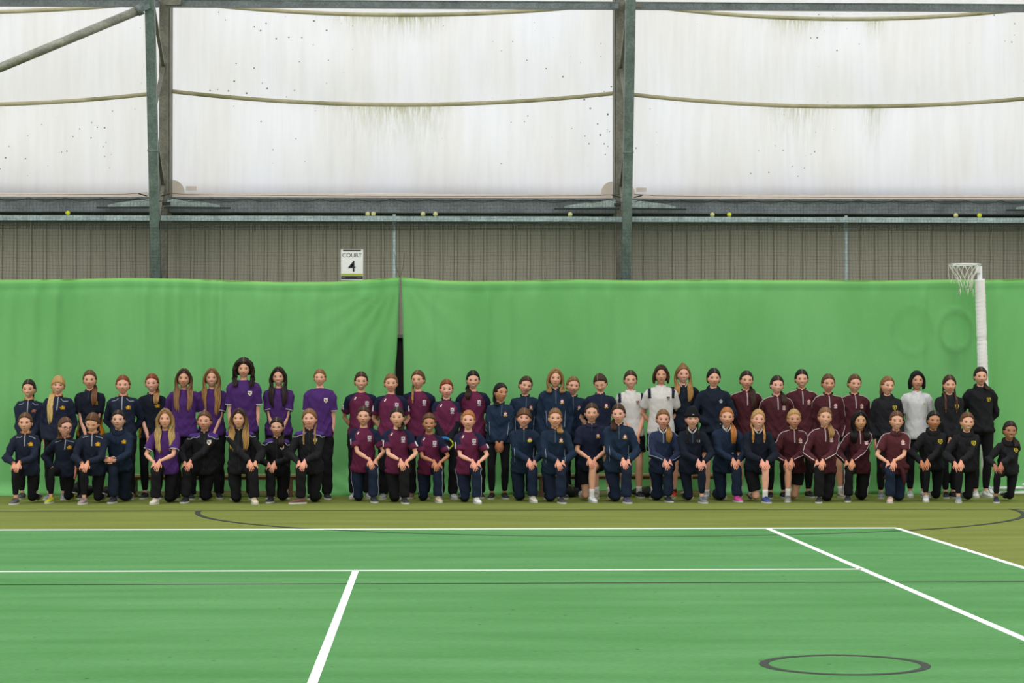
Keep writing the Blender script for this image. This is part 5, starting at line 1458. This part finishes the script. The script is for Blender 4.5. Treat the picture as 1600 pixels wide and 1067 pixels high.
K(259.8, 637.8, 'TP', 'TK', 'long', DBL, 'knee', (2, 0, 0), '#d8cdb8', -1, 243, 264, 'only person kneeling in a purple T-shirt, bare arms crossed at the knee', len=.30, tip='#cfae6e', smile=0, wave=.006)
K(321, 641.4, 'JB', 'TK', 'tied', MB_, 'knee', (-4, 0, 2), '#1d1e22', -1, 290, 319, 'person kneeling in black jacket with purple shoulders, right of the purple T-shirt kneeler', fat=1.3, fw=1.06, skin='#d9a287', smile=1, lean=.02)
K(374.6, 637.4, 'JB', 'TK', 'long', DB, 'knee', (-2, 0, 0), '#d6c8ae', 1, 397, 369, 'person kneeling in black jacket below the tallest person, beige shoe, hands on right-hand knee', len=.29, tip='#c89a5c', smile=0, wave=.006, lean=-.01)
K(433.6, 650.7, 'JB', 'TK', 'tied', DK, 'knee', (-2, 4, 0), '#24262a', -1, 423, 440, 'smallest person kneeling in a black and purple jacket', tail=(.06, .13), smile=1, skin='#d6a68a')
K(484.3, 637.4, 'JB', 'TK', 'braids', LB, 'knee', (-3, 0, -2), '#6d4a3a', -1, 470, 491, 'rightmost kneeler of the black and purple jackets, brown shoe turned sideways', braid=(0, .16, .010), badge='shieldy', fw=1.08, fat=1.1, skin=PINK, tip=BL, smile=1, toe=60)
K(568.6, 634, 'TM', 'TN', 'tied', DB, 'knee', (-2, 0, 2), '#2c2f3a', 1, 584, 560, 'leftmost kneeler in a maroon and navy T-shirt', lstripe='#9aa0ac', skin=FAIR, smile=0)
K(620.9, 635.5, 'TM', 'TK', 'tied', DK, 'knee', (-4, 0, 0), '#26272b', 1, 632, 617, 'person kneeling in maroon T-shirt below the curtain gap, dark watch on wrist', wrist=(-1, '#1c1c20'), smile=0, fw=1.03, tail=(.05, .02))
K(670.5, 644.4, 'TM', 'TN', 'tied', MB_, 'knee', (0, 4, 0), '#d2c0a4', 1, 684.6, 662, 'person kneeling in maroon T-shirt, beige shoe, next to the white-shoed kneeler', lstripe='#9aa0ac', skin=TAN, smile=2)
K(731.5, 640, 'TM', 'TN', 'tied', GI, 'knee', (-3, 0, 2), '#e2e0dc', 1, 745, 727, 'rightmost kneeler in a maroon and navy T-shirt, white shoe', lstripe='#9aa0ac', skin=PINK, smile=1)
K(818, 636.7, 'QB', 'TN', 'tied', MB_, 'knee', (0, 0, 3), '#d8d0c0', 1, 832.6, 813, 'leftmost kneeler in a blue-navy quarter-zip, off-white boot', badge='cresty', fringe=.7, skin=PINK, fw=1.06, smile=1, tip=BL)
K(866.6, 637, 'QB', 'TN', 'tied', LB, 'knee', (0, 0, 2), '#3a3436', 1, 876.6, 862, 'kneeler in blue-navy quarter-zip below the tallest of the navy team, dark shoe', sock='#dcdad4', smile=1, tail=(.06, .05), tip=BL)
K(923.5, 629, 'PN', 'SK', 'tied', DB, 'knee', (-3, 0, 0), '#e4e4e4', 1, 925, 916, 'person kneeling in navy polo and shorts, bare knee, white shoe', skin=FAIR, smile=1, fw=1.02)
K(965.5, 630, 'QB', 'TN', 'tied', DB, 'knee', (-12, 4, -2), '#4a4660', 1, 979, 963, 'kneeler in blue-navy quarter-zip glancing left, in front of the white polos', skin=PINK, smile=0, tail=(-.07, .08))
K(1034.5, 638.6, 'QS', 'TN', 'tied', LB, 'knee', (0, 2, 2), '#23262a', 1, 1044, 1029, 'person kneeling in slate-blue zip top with white shirt collar and necklace', tail=(.075, .16), tip='#c08a44', necklace=1, sock='#dddcd8', smile=1, skin=PINK)
K(1080, 638, 'QK', 'LN', 'beanie', DK, 'knee', (0, 0, 0), '#70757a', 1, 1097, 1077, 'person kneeling in a black beanie and dark navy top', braid=(0, .15, .007), skin='#d8a790', smile=1)
K(1133.9, 635.5, 'QD', 'TN', 'tied', GI, 'knee', (-2, 0, 2), '#d8489a', 1, 1151.7, 1127.5, 'person kneeling in navy top with white collar and a bright pink shoe', tail=(.085, .20), tip='#c07c3c', smile=1)
K(1182.6, 638.6, 'SN', 'SQ', 'braids', BL, 'knee', (2, 0, 3), '#3a4a8c', 1, 1196, 1182, 'person kneeling in navy jumper and dark skirt, blue shoe and white sock', braid=(0, .13, .015), tip='#c48c4c', skin=PINK, smile=2, wrist=(1, '#16181c'))
K(1238.6, 638.4, 'QM', 'SK', 'tied', BL, 'knee', (0, 2, 0), '#8e8c86', -1, 1231.6, 1242, 'kneeler in maroon quarter-zip and shorts, bare knee, grey and black shoe', smile=0, skin=MID)
K(1286.6, 635.5, 'QM', 'TK', 'tied', LB, 'knee', (0, 0, 4), '#26282a', -1, 1280, 1294, 'kneeler in maroon quarter-zip and black trousers, white sock, right of the bare-kneed one', tail=(.075, .12), tip=BL, sock='#dddcd8', smile=2)
K(1341, 641, 'QM', 'TS', 'long', BK, 'knee', (0, 2, 0), '#2c2e32', -1, 1325, 1348, 'kneeler in maroon quarter-zip and white-piped black trousers', len=.17, skin='#d3a47c', fw=1.06, smile=0, lstripe='#cfc8c4')
K(1398, 641, 'PM', 'TN', 'tied', MB_, 'knee', (-3, 2, 2), '#d4b6a4', -1, 1391, 1406, 'only kneeler in a short-sleeved maroon polo, jacket tied round the waist', tied_jacket=1, smile=2, fat=1.05)
K(1456, 640.7, 'HK', 'LK', 'tied', BK, 'knee', (0, 2, 4), '#dcdad6', -1, 1447, 1464, 'leftmost kneeler in a black hoodie, white shoe', skin=TAN, smile=1, hx=-.03)
K(1508, 643, 'HK', 'LK', 'tied', MB_, 'knee', (0, 2, 2), '#8d949a', -1, 1498, 1514, 'middle of three kneelers in black hoodies, grey shoe', smile=2, hx=-.02)
K(1574.5, 656.6, 'HK', 'LK', 'tied', DK, 'knee', (0, 2, 3), '#262c44', -1, 1557, 1579, 'rightmost kneeler, at far right end, in a black hoodie', skin=BRN, smile=2, tail=(.08, .10), tie='#3a8c8c', d=29.95)
